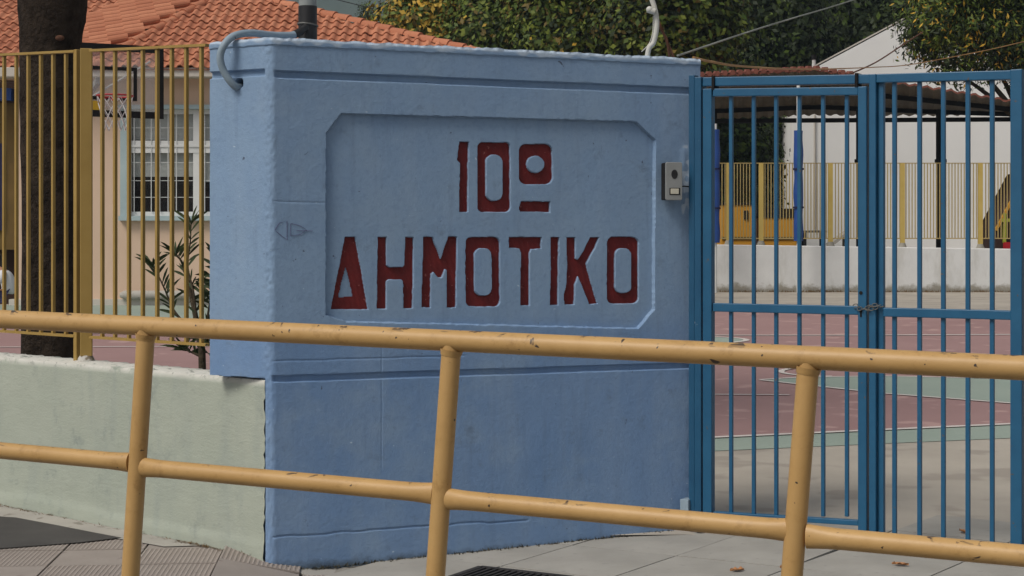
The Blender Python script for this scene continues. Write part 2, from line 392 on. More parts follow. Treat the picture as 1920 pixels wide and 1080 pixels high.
rd.build("road", M['asphalt'], kind="structure")
kb = MB(); kb.beam(KA - KD * 80 + KN * .075 + Vector((0, 0, -.10)), KA + KD * 80 + KN * .075 + Vector((0, 0, -.10)), .15, .2)
kb.build("kerb", M['strip'], kind="structure", bevel=.012)
yard = sheet("school_yard", [G(1290, 1000), (5, 6.6, 0), (40, 6.6, 0), (40, 60, 0), (-40, 60, 0), (-40, 20, 0), (-5, 11.8, 0), (-1.1, 8.6, 0)], M['concrete'], -.006, kind="structure")
# court coatings: every sheet a few mm above the one below
def gp(*pp): return [G(*p) for p in pp]
court = sheet("court_surface", gp((1290, 823), (2300, 777), (2600, 586), (1100, 582), (150, 600)) + [Vector((-16, 24.5, 0)), Vector((-14, 13, 0)), Vector((-2.5, 12.6, 0))], M['court'], -.002, kind="structure")
sheet("court_border", gp((1290, 847), (2300, 803), (2300, 777), (1290, 823)), M['courtgreen'], -.002, court)
sheet("court_border", gp((-300, 572), (900, 572), (900, 601), (-300, 601)), M['courtgreen'], .002, court)
sheet("court_lane", gp((1425, 713), (1655, 737), (1900, 756), (2300, 792), (2300, 716), (1900, 711), (1655, 705), (1500, 708)), M['courtgreen'], .002, court)
def cline(pts, wpx, name="court_line", dz=.006):
    a = [Vector(p) for p in pts]; q = []
    mb = MB()
    for i in range(len(a) - 1):
        d = (a[i + 1] - a[i]); d.z = 0; d.normalize(); n = Vector((-d.y, d.x, 0)) * wpx / 2
        r = [a[i] - n, a[i + 1] - n, a[i + 1] + n, a[i] + n]
        mb.face([(p.x, p.y, zg(p.y) + dz) for p in r])
    o = mb.build(name, M['line'], court)
    return o
cline(gp((1290, 823), (1600, 809), (2300, 777)), .07)
cline(gp((1425, 713), (1655, 738), (1900, 757), (2300, 793)), .06)
cline(gp((1425, 712.5), (1500, 708), (1655, 705.5), (1900, 711), (2300, 716)), .06)
cline(gp((1290, 629), (1600, 629), (2300, 626)), .09)
cline(gp((1290, 740), (1480, 741)), .05)
cline(gp((-200, 652), (390, 650)), .06)
def arc(cx, cy, rx, ry, a0, a1, n=14): return [G(cx + rx * math.cos(math.radians(a0 + (a1 - a0) * i / n)), cy - ry * math.sin(math.radians(a0 + (a1 - a0) * i / n))) for i in range(n + 1)]
sheet("court_circle", arc(1300, 638, 100, 6.5, -90, 90), M['courtgreen'], .002, court)
cline(arc(1300, 638, 100, 6.5, -90, 90), .08)
cline(arc(1560, 697, 96, 9, 90, 270), .07)
# street paving at the foot of pillar and wall
WB = Vector((-1.206, 8.0, 0)); WD = Vector((-1.78, 1.6, 0)).normalized(); WN = Vector((-WD.y, WD.x, 0)); WN = -WN if WN.y > 0 else WN
pave = sheet("pavement", [WB + WD * 14, WB, Vector((1.0, 8.88, 0)), Vector((5.2, 6.2, 0)), KA + KD * 12, KA, KA - KD * 12], M['joint'], -.004, kind="structure", fall=True)
# slabs (right side): each its own piece
def slab_mesh(name, sx, sy, mat, h=.008, ribs=0, ribmat=None):
    mb = MB(); g = .005
    mb.prism([(-sx / 2 + g, -sy / 2 + g, -.004), (sx / 2 - g, -sy / 2 + g, -.004), (sx / 2 - g, sy / 2 - g, -.004), (-sx / 2 + g, sy / 2 - g, -.004)], (0, 0, h))
    for i in range(ribs):
        x = -sx / 2 + (i + .5) * sx / ribs
        wd = sx / ribs * .27
        mb.prism([(x - wd, -sy / 2 + .008, h - .004), (x + wd, -sy / 2 + .008, h - .004), (x + wd * .6, -sy / 2 + .008, h - .0018), (x - wd * .6, -sy / 2 + .008, h - .0018)], (0, sy - .016, 0), 1)
    return mb.mesh(name, [mat, ribmat] if ribmat else mat)
sl = slab_mesh("paving_slab", .62, .62, M['slab'])
ang = math.radians(-36); ux, uy = Vector((math.cos(ang), math.sin(ang), 0)), Vector((-math.sin(ang), math.cos(ang), 0))
def side(p, a, b): return (b[0] - a[0]) * (p[1] - a[1]) - (b[1] - a[1]) * (p[0] - a[0])
PILC, PILD = Vector((-1.163, 7.985, 0)), Vector((1.023, 8.9, 0)); GE = Vector((2.52, 7.80, 0))
for i in range(-9, 10):
    for j in range(-9, 8):
        c = Vector((.45, 7.63, 0)) + ux * (.62 * i + .31) + uy * (.62 * j + .31)
        if c.y < 5.3 or c.x < -1.12 or c.x > 3.6: continue
        if side(c, KA, KA + KD) < .5: continue
        if side(c, PILC, PILD) > .83: continue
        if c.x > .9 and c.y > 9.5 - .35 * (c.x - .9): continue
        rz = tilt(c, ang, .0035 + random.uniform(-.0015, .0015))
        inst("paving_slab", sl, rz, pave)
# ribbed and smooth tiles on the left
ribm = slab_mesh("ribbed_tile", .40, .40, M['groove'], ribs=18, ribmat=M['ribbed']); plm = slab_mesh("smooth_tile", .40, .40, M['smooth'])
ang2 = math.radians(4.6); vx, vy = Vector((math.cos(ang2), math.sin(ang2), 0)), Vector((-math.sin(ang2), math.cos(ang2), 0))
apoly = gp((-260, 966), (-60, 968), (30, 974), (110, 989), (170, 1001), (228, 1012), (150, 1021), (60, 1028), (-100, 1040), (-260, 1056))
def inpoly(p, poly):
    c = False; n = len(poly)
    for i in range(n):
        a, b = poly[i], poly[i - 1]
        if (a[1] > p[1]) != (b[1] > p[1]) and p[0] < (b[0] - a[0]) * (p[1] - a[1]) / (b[1] - a[1]) + a[0]: c = not c
    return c
for i in range(-10, 6):
    for j in range(-8, 6):
        c = Vector((-1.6, 7.66, 0)) + vx * (.4 * i) + vy * (.4 * j)
        if c.x > -.80 or c.y < 5.2: continue
        d = side(c, WB, WB + WD)
        if d < .05 and side(c, WB, WB + WD) < 0 and False: continue
        if (c - WB).dot(WN) < -.16: continue
        if side(c, KA, KA + KD) < .45: continue
        m = plm if (i + 2 * j) % 3 == 1 else ribm
        inst("ribbed_tile" if m is ribm else "smooth_tile", m, tilt(c, ang2, random.uniform(-.001, .001)), pave)
o = sheet("asphalt_patch", [Vector((p.x, p.y, 0)) for p in apoly], M['asphalt'], .0115, pave)
sp = [WB + WN * .01 + WD * (-.02 + 0.5), WB + WN * .01 + WD * 12, WB + WN * .30 + WD * 12, WB + WN * .26 + WD * 2.0, WB + WN * .16 + WD * .6]
sheet("concrete_strip", sp, M['strip'], .0095, pave)
wd = MB()
for k in range(520):
    tt = random.choice([random.uniform(.1, 2.9), random.gauss(2.2, .28), random.gauss(.55, .12)]); p = WB + WD * tt + WN * abs(random.gauss(.012, .014))
    a = random.uniform(0, 6.28); L = random.uniform(.012, .05)
    q = p + Vector((math.cos(a) * L, math.sin(a) * L, random.uniform(.004, .026)))
    n = Vector((-math.sin(a), math.cos(a), 0)) * .003
    wd.face([p - n + Vector((0, 0, .009)), p + n + Vector((0, 0, .009)), q])
o = wd.build("dry_weeds", M['weed'], kind="stuff", fix=False); o["label"] = "dry brown weeds and dirt along the foot of the green wall"
wd = MB()
for k in range(700):
    tt = random.uniform(-.02, 2.2); f_ = PILD - PILC; L_ = f_.length; f_ = f_ / L_; n_ = Vector((f_.y, -f_.x, 0))
    p = PILC + f_ * tt + n_ * (abs(random.gauss(0, .014)) + .002); a = random.uniform(0, 6.28); L = random.uniform(.008, .03) * (1.5 if math.sin(tt * 7) > .3 else .8)
    q = p + Vector((math.cos(a) * L, math.sin(a) * L * .5, random.uniform(.002, .02))); n = Vector((-math.sin(a), math.cos(a), 0)) * .005
    dz_ = Vector((0, 0, zp(p.x, p.y) + .004)); wd.face([p - n + dz_, p + n + dz_, q + dz_])
o = wd.build("foot_dirt", M['mossdirt'], kind="stuff", fix=False); o["label"] = "dark dirt and moss along the foot of the blue pillar"
# drain grate
gu, gv = Vector((.87, -.49, 0)), Vector((.49, .87, 0)); g0 = Vector((-.15, 7.90, -.036))
gr = thing("drain_grate", g0 + gu * .25 - gv * .2, "dark iron drain grate set in the pavement before the blue pillar", "drain grate")
mb = MB()
for a, b in ((g0, g0 + gu * .5), (g0 - gv * .4, g0 + gu * .5 - gv * .4), (g0, g0 - gv * .4), (g0 + gu * .5, g0 + gu * .5 - gv * .4)):
    mb.beam(a + Vector((0, 0, .012)), b + Vector((0, 0, .012)), .03, .02)
mb.build("frame", M['iron'], gr)
mb = MB(); mb.beam(g0 - gv * .2 + Vector((0, 0, .006)), g0 + gu * .5 - gv * .2 + Vector((0, 0, .006)), .38, .004); mb.build("pit", M['dark'], gr)
for k in range(14):
    a = g0 + gu * (.03 + .44 * k / 13) + Vector((0, 0, .0135))
    MB().beam(a, a - gv * .4, .014, .016).build("slat", M['iron'], gr)
for k, (px, py, s, lab) in enumerate(((1382, 1071, .038, "small dry orange leaf on paving, left of the right railing post"), (1688, 1064, .04, "flat dry leaf on paving under the lower rail at right"), (1806, 1002, .04, "brown dry leaf on the ground just behind the right gate leaf"), (1466, 1068, .012, "tiny leaf scrap on paving beside the right railing post"))):
    c = G(px, py); c.z = zp(c.x, c.y) + .012; mb = MB(); a = random.uniform(0, 3)
    X = Vector((math.cos(a), math.sin(a), 0)); Yv = Vector((-X.y, X.x, 0)); n = 7
    top = [c + X * (s * (i / (n - 1) * 2 - 1)) + Yv * (s * .5 * math.sin(math.pi * i / (n - 1))) + Vector((0, 0, .012 + .01 * math.sin(3 * i))) for i in range(n)]
    mid = [c + X * (s * (i / (n - 1) * 2 - 1)) + Vector((0, 0, .001)) for i in range(n)]
    bot = [c + X * (s * (i / (n - 1) * 2 - 1)) - Yv * (s * .5 * math.sin(math.pi * i / (n - 1))) + Vector((0, 0, .010)) for i in range(n)]
    for i in range(n - 1): mb.face([top[i], top[i + 1], mid[i + 1], mid[i]]); mb.face([mid[i], mid[i + 1], bot[i + 1], bot[i]])
    tag(mb.build("fallen_leaf", M['leafdry'], fix=False), lab, "leaf", "dry leaves on the ground")
# distant hill
n = 60; X, Y = np.meshgrid(np.linspace(-700, 700, n), np.linspace(520, 1100, n))
H = .4 + 330 * np.clip((Y - 530) / 550, 0, 1) ** .8 * (0.75 + .5 * vnoise(X / 170, Y / 170, 3)) + 6 * vnoise(X / 25, Y / 25, 4)
me = bpy.data.meshes.new("hill")
me.from_pydata(np.stack([X, Y, H], -1).reshape(-1, 3).tolist(), [], [(i * n + j, i * n + j + 1, (i + 1) * n + j + 1, (i + 1) * n + j) for i in range(n - 1) for j in range(n - 1)])
me.materials.append(M['hill']); smoothmesh(me, 180)
o = bpy.data.objects.new("hill", me); COL.objects.link(o); o["kind"] = "structure"
# ------------------------------------------------------------------ the blue gate pillar with carved letters
PA, PB = Vector((-1.503, 8.15, 0)), Vector((-1.206, 8.0, 0)); TOP = 2.545; STEP = .004
path = [PA, PB, PILC, PILD]
cum = [0]
for a, b in zip(path, path[1:]): cum.append(cum[-1] + (b - a).length)
sB, sC, sD = cum[1], cum[2], cum[3]
ns = int(sD / STEP) + 1; nz = int((TOP + .12) / STEP) + 1
sv = np.linspace(0, sD, ns); zv = np.linspace(-.12, TOP, nz)
pxs = np.interp(sv, cum, [p.x for p in path]); pys = np.interp(sv, cum, [p.y for p in path])
ker = np.ones(7) / 7
sm = lambda a: np.convolve(np.pad(a, 3, mode='reflect', reflect_type='odd'), ker, 'valid')
pxs, pys = sm(pxs), sm(pys)
tx, ty = np.gradient(pxs), np.gradient(pys); tl = np.hypot(tx, ty); nxs, nys = ty / tl, -tx / tl     # outward (towards viewer)
def face_sz(px, py):
    p = online(px, PILC, PILD); s = sC + (p - PILC).length * (1 if (p - PILC).dot(PILD - PILC) > 0 else -1)
    return s, EYE + (HOR - py) * p.y / F
def left_sz(px, py):
    p = online(px, PA, PB); return (p - PA).length, EYE + (HOR - py) * p.y / F
SS, ZZ = np.meshgrid(sv, zv)
def sd_poly(poly, X, Y):
    d = np.full(X.shape, 1e9); ins = np.zeros(X.shape, bool); n = len(poly)
    for i in range(n):
        ax, ay = poly[i]; bx, by = poly[(i + 1) % n]; ex, ey = bx - ax, by - ay
        h = np.clip(((X - ax) * ex + (Y - ay) * ey) / (ex * ex + ey * ey + 1e-12), 0, 1)
        d = np.minimum(d, np.hypot(X - ax - ex * h, Y - ay - ey * h))
        if abs(ey) > 1e-9:
            c = ((ay > Y) != (by > Y)) & (X < ex * (Y - ay) / ey + ax); ins ^= c
    return np.where(ins, -d, d)
def rr(x0, y0, x1, y1, r, n=5):      # rounded rectangle outline in picture units
    out = []
    for cx, cy, a0 in ((x1 - r, y0 + r, -90), (x1 - r, y1 - r, 0), (x0 + r, y1 - r, 90), (x0 + r, y0 + r, 180)):
        for i in range(n + 1):
            a = math.radians(a0 + 90 * i / n); out.append((cx + r * math.cos(a), cy + r * math.sin(a)))
    return out
zA = lambda q: [face_sz(480 + x / 2.348, 180 + y / 2.348) for x, y in q]
zB = lambda q: [face_sz(840 + x / 2.348, 180 + y / 2.348) for x, y in q]
LET = [   # name of character, solid outlines, holes
    ("1", [zA([(905, 200), (945, 200), (942, 300), (940, 510), (903, 510), (908, 292), (895, 280), (899, 240)])], []),
    ("0", [zA(rr(984, 203, 1127, 510, 22))], [zA(rr(1020, 256, 1095, 462, 35))]),
    ("o", [zB(rr(322, 210, 468, 388, 30))], [zB([(395 + 40 * math.cos(k * .3927), 300 + 38 * math.sin(k * .3927)) for k in range(16)])]),
    ("dash", [zB([(330, 463), (458, 465), (456, 510), (328, 509), (321, 495)])], []),
    ("D", [zA([(400, 620), (443, 620), (470, 760), (500, 940), (337, 940)])], [zA([(405, 738), (438, 886), (370, 889)])]),
    ("H", [zA([(545, 622), (582, 622), (582, 745), (592, 754), (655, 752), (663, 742), (666, 622), (702, 622), (697, 935), (658, 935), (657, 815), (648, 808), (592, 808), (581, 815), (579, 937), (540, 937)])], []),
    ("M", [zA([(746, 620), (784, 620), (821, 718), (856, 620), (893, 620), (888, 932), (848, 932), (849, 765), (840, 762), (826, 798), (812, 798), (790, 775), (778, 785), (776, 932), (738, 932), (742, 760)])], []),
    ("O", [zA(rr(932, 621, 1082, 928, 28))], [zA(rr(970, 670, 1047, 880, 30))]),
    ("T", [zB([(278, 621), (420, 621), (419, 672), (375, 674), (368, 690), (366, 922), (328, 922), (332, 690), (326, 672), (278, 668)])], []),
    ("I", [zB([(461, 622), (497, 622), (493, 921), (459, 921), (463, 760)])], []),
    ("K", [zB([(531, 622), (569, 622), (570, 715), (582, 722), (604, 690), (636, 622), (673, 622), (655, 670), (618, 738), (640, 820), (668, 915), (632, 916), (606, 850), (582, 792), (567, 832), (565, 918), (524, 918), (519, 880), (530, 840), (535, 740)])], []),
    ("O", [zB(rr(710, 620, 848, 915, 28))], [zB(rr(745, 670, 818, 868, 28))]),
]
rag = .0034 * vnoise(SS / .016, ZZ / .016, 21) + .002 * vnoise(SS / .045, ZZ / .045, 22)
SDL = []; sd_all = np.full(SS.shape, 1.0); sd_cut = np.full(SS.shape, 1.0)
for nm, sol, hol in LET:
    allp = [p for q in sol for p in q]; mg = .03
    i0 = np.searchsorted(sv, min(p[0] for p in allp) - mg); i1 = np.searchsorted(sv, max(p[0] for p in allp) + mg)
    j0 = np.searchsorted(zv, min(p[1] for p in allp) - mg); j1 = np.searchsorted(zv, max(p[1] for p in allp) + mg)
    X, Y = SS[j0:j1, i0:i1], ZZ[j0:j1, i0:i1]
    d = np.full(X.shape, 1.0)
    for q in sol: d = np.minimum(d, sd_poly(q, X, Y))
    d0 = d.copy()
    for q in hol: d = np.maximum(d, -sd_poly(q, X, Y))
    d = d + rag[j0:j1, i0:i1] * .8; d0 = d0 + rag[j0:j1, i0:i1] * .8
    sd_all[j0:j1, i0:i1] = np.minimum(sd_all[j0:j1, i0:i1], d)
    sd_cut[j0:j1, i0:i1] = np.minimum(sd_cut[j0:j1, i0:i1], d0 if nm == "D" else d)
    SDL.append((nm, (j0, j1, i0, i1), d))
sstep = lambda a, b, x: (lambda t: t * t * (3 - 2 * t))(np.clip((x - a) / (b - a), 0, 1))
Hh = .0026 * vnoise(SS / .22, ZZ / .22, 1) + .0009 * vnoise(SS / .06, ZZ / .06, 2) + .0006 * vnoise(SS / .013, ZZ / .013, 5)
# recessed panel with cut corners
pan = [face_sz(*p) for p in ((612, 250), (640, 213), (1192, 228), (1229, 263), (1227, 580), (1197, 616), (650, 603), (612, 590))]
PD = .024
sp_ = sd_poly(pan, SS, ZZ) + rag * .9
Hh -= PD * sstep(.0025, -.0025, sp_)
Hh -= .021 * sstep(.002, -.002, sd_cut)
# grooves
def groove(z0, half, depth, s0, s1, wob=.002, seed=9):
    global Hh
    zc = z0 + wob * vnoise(SS / .09, SS * 0 + 3, seed)
    m = sstep(half + .004, half - .004, np.abs(ZZ - zc)) * sstep(s0 - .012, s0 + .012, SS) * sstep(s1 + .012, s1 - .012, SS)
    Hh -= depth * m
lowcut = sstep(.886, .876, ZZ + .004 * vnoise(SS / .03, SS * 0, 8)) * sstep(sB + .004, sB - .004, SS)
Hh -= lowcut * (.012 + .62 * (sB - np.minimum(SS, sB)))
groove(2.368, .017, .022, sC + .012, sD + 1, .003); groove(2.376, .016, .020, -1, sB - .005)
groove(.880, .015, .018, sC + .0, sD - .03, .004); groove(.108, .004, .007, sC, sC + 1.35, .012, 31)
groove(.968, .0025, .004, sC, sC + 1.0, .004, 33); groove(1.745, .003, .0025, sC, sC + .27, .008, 34)
# thin upright crack
sx = face_sz(716, 800)[0]
Hh -= .0018 * sstep(.004, .001, np.abs(SS - sx - .003 * vnoise(ZZ / .1, ZZ * 0, 41))) * sstep(.35, .45, ZZ) * sstep(1.06, 1.0, ZZ)
# coping lip
Hh += .006 * sstep(TOP - .040, TOP - .034, ZZ + .004 * vnoise(SS / .03, SS * 0, 51))
Hh -= .008 * sstep(TOP - .014, TOP, ZZ) * (1 + 2 * vnoise(SS / .02, SS * 0, 52))
# corner ridge where the faces meet, flaked right edge, hole for the conduit
Hh += .003 * np.exp(-((SS - (sB + sC) / 2) / .03) ** 2) * (1 + 1.3 * vnoise(SS / .012, ZZ / .02, 61))
edge = sstep(sD - .10, sD, SS) * sstep(1.25, .2, ZZ) ; Hh -= .03 * edge * np.clip(vnoise(SS / .025, ZZ / .04, 62) + .15, 0, 1)
e2 = sstep(sD - .14, sD - .07, SS) * sstep(.66, .74, ZZ - 1.0) * sstep(1.09, 1.02, ZZ - 1.0); Hh += .012 * e2 * (vnoise(SS / .03, ZZ / .06, 63) + .3)
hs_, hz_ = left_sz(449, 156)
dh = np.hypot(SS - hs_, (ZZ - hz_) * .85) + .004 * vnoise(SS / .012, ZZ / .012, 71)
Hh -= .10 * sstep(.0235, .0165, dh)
zt = ZZ + (.007 * vnoise(SS / .09, SS * 0, 53) + .005 * vnoise(SS / .022, SS * 0, 54)) * sstep(TOP - .03, TOP, ZZ)
VX = pxs[None, :] + nxs[None, :] * Hh; VY = pys[None, :] + nys[None, :] * Hh
V = np.stack([VX, VY, zt], -1).reshape(-1, 3)
idx = np.arange(ns * nz).reshape(nz, ns)
Q = np.stack([idx[:-1, :-1], idx[:-1, 1:], idx[1:, 1:], idx[1:, :-1]], -1).reshape(-1, 4)
# body behind: top, ends and back
PE = PILD + Vector((-.384, .923, 0)) * .34; PF = PA + Vector((.17, .32, 0))
back = []
for i in range(ns):
    p = PF + (PE - PF) * (sv[i] / sD); back.append((p.x, p.y, TOP - .004))
nb = len(V); V = np.concatenate([V, np.array(back), np.array([(p[0], p[1], -.12) for p in back])])
bt = np.arange(nb, nb + ns); bb = np.arange(nb + ns, nb + 2 * ns)
extra = [np.stack([idx[-1, :-1], idx[-1, 1:], bt[1:], bt[:-1]], -1), np.stack([bt[:-1], bt[1:], bb[1:], bb[:-1]], -1)]
Qx = np.concatenate([Q] + extra)
faces = Qx.tolist() + [tuple(idx[:, -1].tolist() + [int(bt[-1]), int(bb[-1])]), tuple(idx[::-1, 0].tolist() + [int(bb[0]), int(bt[0])])]
me = bpy.data.meshes.new("gate_pillar"); me.from_pydata(V.tolist(), [], faces)
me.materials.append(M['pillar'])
a = me.attributes.new("red", 'FLOAT', 'POINT'); vals = np.ones(len(V)); vals[:ns * nz] = (sd_all + .0005).reshape(-1); vals[:ns * nz] = np.where(sd_cut.reshape(-1) > .004, 1, vals[:ns * nz]); a.data.foreach_set("value", vals)
a = me.attributes.new("paint", 'FLOAT', 'POINT'); pv = np.zeros(len(V))
pw = sstep(TOP - .030, TOP - .012, ZZ + .030 * vnoise(SS / .05, ZZ / .02, 81)) * .85
pw = np.maximum(pw, sstep(.02, .10, e2 * (vnoise(SS / .022, ZZ / .03, 82) + .12)) * .8)
pw = np.maximum(pw, .85 * sstep(.05, .12, edge * (vnoise(SS / .02, ZZ / .03, 83))))
pv[:ns * nz] = pw.reshape(-1); a.data.foreach_set("value", pv)
a = me.attributes.new("hole_shade", 'FLOAT', 'POINT'); hv = np.zeros(len(V)); hv[:ns * nz] = sstep(.0215, .0185, dh).reshape(-1); a.data.foreach_set("value", hv)
smoothmesh(me, 32)
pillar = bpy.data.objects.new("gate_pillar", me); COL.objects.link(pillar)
tag(pillar, "blue painted masonry pillar with a carved name panel in red letters", "pillar")
def on_face(s, z, h):
    x = np.interp(s, sv, pxs); y = np.interp(s, sv, pys); k = min(max(int(s / STEP), 0), ns - 1)
    return (x + nxs[k] * h, y + nys[k] * h, z)
for nm, (j0, j1, i0, i1), d in SDL:      # red bottoms of the carved characters, one piece each
    ins = d < .0035
    ii = -np.ones(ins.shape, int); fl = []; vs = []
    cell = ins[:-1, :-1] & ins[1:, :-1] & ins[:-1, 1:] & ins[1:, 1:]
    def vid(j, i):
        if ii[j, i] < 0:
            ii[j, i] = len(vs); hh = -PD - .0165 + .0012 * math.sin(i * .9 + j * .53) * math.sin(j * .31)
            vs.append(on_face(sv[i0 + i], zv[j0 + j], hh))
        return int(ii[j, i])
    for j, i in zip(*np.nonzero(cell)): fl.append((vid(j, i), vid(j, i + 1), vid(j + 1, i + 1), vid(j + 1, i)))
    me = bpy.data.meshes.new("letter"); me.from_pydata(vs, [], fl)
    bm = bmesh.new(); bm.from_mesh(me)
    r = bmesh.ops.extrude_face_region(bm, geom=bm.faces[:]); nvv = Vector((nxs[-50], nys[-50], 0))
    for v in [g for g in r['geom'] if isinstance(g, bmesh.types.BMVert)]: v.co -= nvv * .0005
    orig = set(bm.verts) - set(g for g in r['geom'] if isinstance(g, bmesh.types.BMVert))
    for v in orig: v.co -= nvv * .004
    bmesh.ops.recalc_face_normals(bm, faces=bm.faces); bm.to_mesh(me); bm.free()
    me.materials.append(M['letter']); smoothmesh(me, 50)
    o = bpy.data.objects.new("numeral" if nm in "10" else ("underline" if nm == "dash" else "letter"), me); COL.objects.link(o); o.parent = pillar
# pen scribble
mb = MB()
for q in ([(515, 432), (524, 418), (538, 414), (538, 450), (530, 444), (518, 434)], [(545, 419), (562, 423), (575, 431), (562, 440), (544, 442), (545, 420)], [(556, 432), (586, 433)]):
    pts = [Vector(on_face(*face_sz(*p), .0022)) for p in q]; mb.tube(pts, .0011, 5)
mb.build("pen_scribble", M['pen'], pillar)

# ------------------------------------------------------------------ low green wall and its fence
L = 5.2; st = .02
n1 = int(L / st); n2 = int((.875 + .12) / st) + 1
s1 = np.linspace(-.0, L, n1); z1 = np.linspace(-.12, .872, n2)
S1, Z1 = np.meshgrid(s1, z1)
h1 = .004 * vnoise(S1 / .2, Z1 / .2, 91) + .0015 * vnoise(S1 / .06, Z1 / .05, 92) + .001 * vnoise(S1 / .03, Z1 / .03, 93)
h1 -= .008 * sstep(.852, .872, Z1) * (.5 + vnoise(S1 / .05, S1 * 0, 94) + .3)
h1 += .007 * sstep(.105, .095, Z1 - .02 * vnoise(S1 / .3, S1 * 0, 95) + .02)
S1 = S1 + np.where(S1 < .03, .012 * vnoise(S1 * 0, Z1 / .022, 96) + .010 * vnoise(S1 * 0, Z1 / .05, 97) + .004, 0)
V1 = np.stack([WB.x + WD.x * S1 + WN.x * h1, WB.y + WD.y * S1 + WN.y * h1, Z1], -1).reshape(-1, 3).tolist()
id1 = np.arange(n1 * n2).reshape(n2, n1); fl = np.stack([id1[:-1, :-1], id1[1:, :-1], id1[1:, 1:], id1[:-1, 1:]], -1).reshape(-1, 4).tolist()
k0 = len(V1); TH = .24
rows = [(.05, .878), (.12, .88), (.20, .877), (TH, .865), (TH, -.12)]
for off, zz in rows:
    for i in range(n1):
        jit = .006 * math.sin(i * 1.7 + off * 90) * math.sin(i * .37)
        p = WB + WD * s1[i] - WN * off; V1.append((p.x, p.y, zz + (jit if zz > .5 else 0)))
prev = id1[-1].tolist()
for r in range(len(rows)):
    cur = [k0 + r * n1 + i for i in range(n1)]
    fl += [(prev[i], cur[i], cur[i + 1], prev[i + 1]) for i in range(n1 - 1)]; prev = cur
me = bpy.data.meshes.new("low_wall"); me.from_pydata(V1, [], fl); me.materials.append(M['green']); smoothmesh(me, 50)
bm = bmesh.new(); bm.from_mesh(me); bmesh.ops.recalc_face_normals(bm, faces=bm.faces); bm.to_mesh(me); bm.free()
lw = bpy.data.objects.new("low_wall", me); COL.objects.link(lw); tag(lw, "low pale green painted wall with flaking white top left of the pillar", "wall")

FA, FB = WB - WN * .10, WB - WN * .10 + WD * 5
def fpt(px): return online(px, FA, FB)
zt_ = lambda p: 2.565 + (p - fpt(390)).length * .052      # top of fence climbs a little to the left
fence = thing("yellow_fence", fpt(160) + Vector((0, 0, .88)), "tall yellow metal bar fence on top of the low green wall", "fence")
for pa, pb in ((390, 172), (143, -420)):
    a, b = fpt(pa), fpt(pb)
    MB().beam(a + Vector((0, 0, zt_(a))), b + Vector((0, 0, zt_(b))), .035, .014).build("top_rail", M['fence'], fence)
    MB().beam(a + Vector((0, 0, 1.018)), b + Vector((0, 0, 1.018)), .035, .014).build("bottom_rail", M['fence'], fence)
bars = [378, 349.5, 322.5, 295, 268, 242, 216, 192] + [124, 100, 77, 53.5, 31, 8] + [8 - 22 * k for k in range(1, 18)]
for px in bars:
    p = fpt(px); MB().beam(p + Vector((0, 0, 1.0115)), p + Vector((0, 0, zt_(p) - .007)), .019, .019, up=WN).build("bar", M['fence'], fence, bevel=.002)
# the double post: a thin angle and a broad square tube
p = fpt(144.5); MB().beam(p + Vector((0, 0, .87)), p + Vector((0, 0, zt_(p) + .01)), .032, .03, up=WN).build("post", M['fence'], fence, bevel=.003)
p = fpt(162); Rz = Matrix.Rotation(math.radians(12), 3, 'Z')
MB().box(p + Vector((0, 0, (.91 + zt_(p) + .012) / 2)), (.066, .062, zt_(p) + .012 - .91), Rz).build("post", M['fence'], fence, bevel=.004)
mb = MB(); mb.tube([p + Vector((0, 0, .86)), p + Vector((0, 0, .895)), p + Vector((.004, 0, .915))], [.055, .046, .034], 9); mb.build("mortar_foot", M['mortar'], fence, smooth=50)

# ------------------------------------------------------------------ blue gate
GA, GB = Vector((.965, 8.80, 0)), Vector((2.44, 7.85, 0)); GD = (GB - GA).normalized(); GN = Vector((GD.y, -GD.x, 0))
def gpt(px, py=None, off=0.0):
    p = online(px, GA, GB) + GN * off
    if py is not None: p.z = EYE + (HOR - py) * (p.y) / F
    return p
def gvert(px, z0, z1, wd, dp, off=0):
    p = gpt(px, None, off); return MB().beam(p + Vector((0, 0, z0)), p + Vector((0, 0, z1)), wd, dp, up=GN)
def gz(px, py): return gpt(px, py).z
gf = thing("gate_support", gpt(1310), "blue steel gate post and overhead rail fixed at the pillar edge", "gate frame")
gvert(1299, 0, 2.445, .034, .05, -.01).build("wall_plate", M['gatepost'], gf, bevel=.003)
gvert(1313.5, 0, 2.43, .040, .07, .0).build("post", M['gatepost'], gf, bevel=.004)
MB().beam(gpt(1321, 154, .0), gpt(1640, 148.5, .0), .05, .048).build("overhead_rail", M['gate'], gf, bevel=.004)
for px, yy in ((1342, 154.5), (1610, 149)):
    c = gpt(px, yy, .006)
    mb = MB(); mb.beam(c + Vector((0, 0, -.040)), c + Vector((0, 0, .030)), .014, .062, up=GN); mb.build("clip", M['dark'], gf)
hin = gpt(1298, 948); mb = MB(); mb.beam(hin - GD * .03 + Vector((0, 0, -.03)), hin - GD * .03 + Vector((0, 0, .035)), .05, .075, up=GN); mb.build("foot_bracket", M['hose'], gf, bevel=.003)
lf = thing("gate_leaf", gpt(1480), "narrow blue barred gate leaf beside the pillar, under the overhead rail", "gate", "blue gate leaves")
gvert(1331, .105, gz(1331, 167), .052, .045, .012).build("stile", M['gate'], lf, bevel=.004)
gvert(1621, .09, gz(1621, 163), .046, .045, .012).build("stile", M['gate'], lf, bevel=.004)
MB().beam(gpt(1341.5, 174, .012), gpt(1613, 171, .012), .043, .042).build("top_rail", M['gate'], lf, bevel=.004)
MB().beam(gpt(1341.5, 576, .012), gpt(1613, 582, .012), .043, .045).build("middle_rail", M['gate'], lf, bevel=.004)
MB().beam(gpt(1341.5, 963, .012), gpt(1613, 980, .012), .043, .026).build("bottom_rail", M['gate'], lf, bevel=.003)
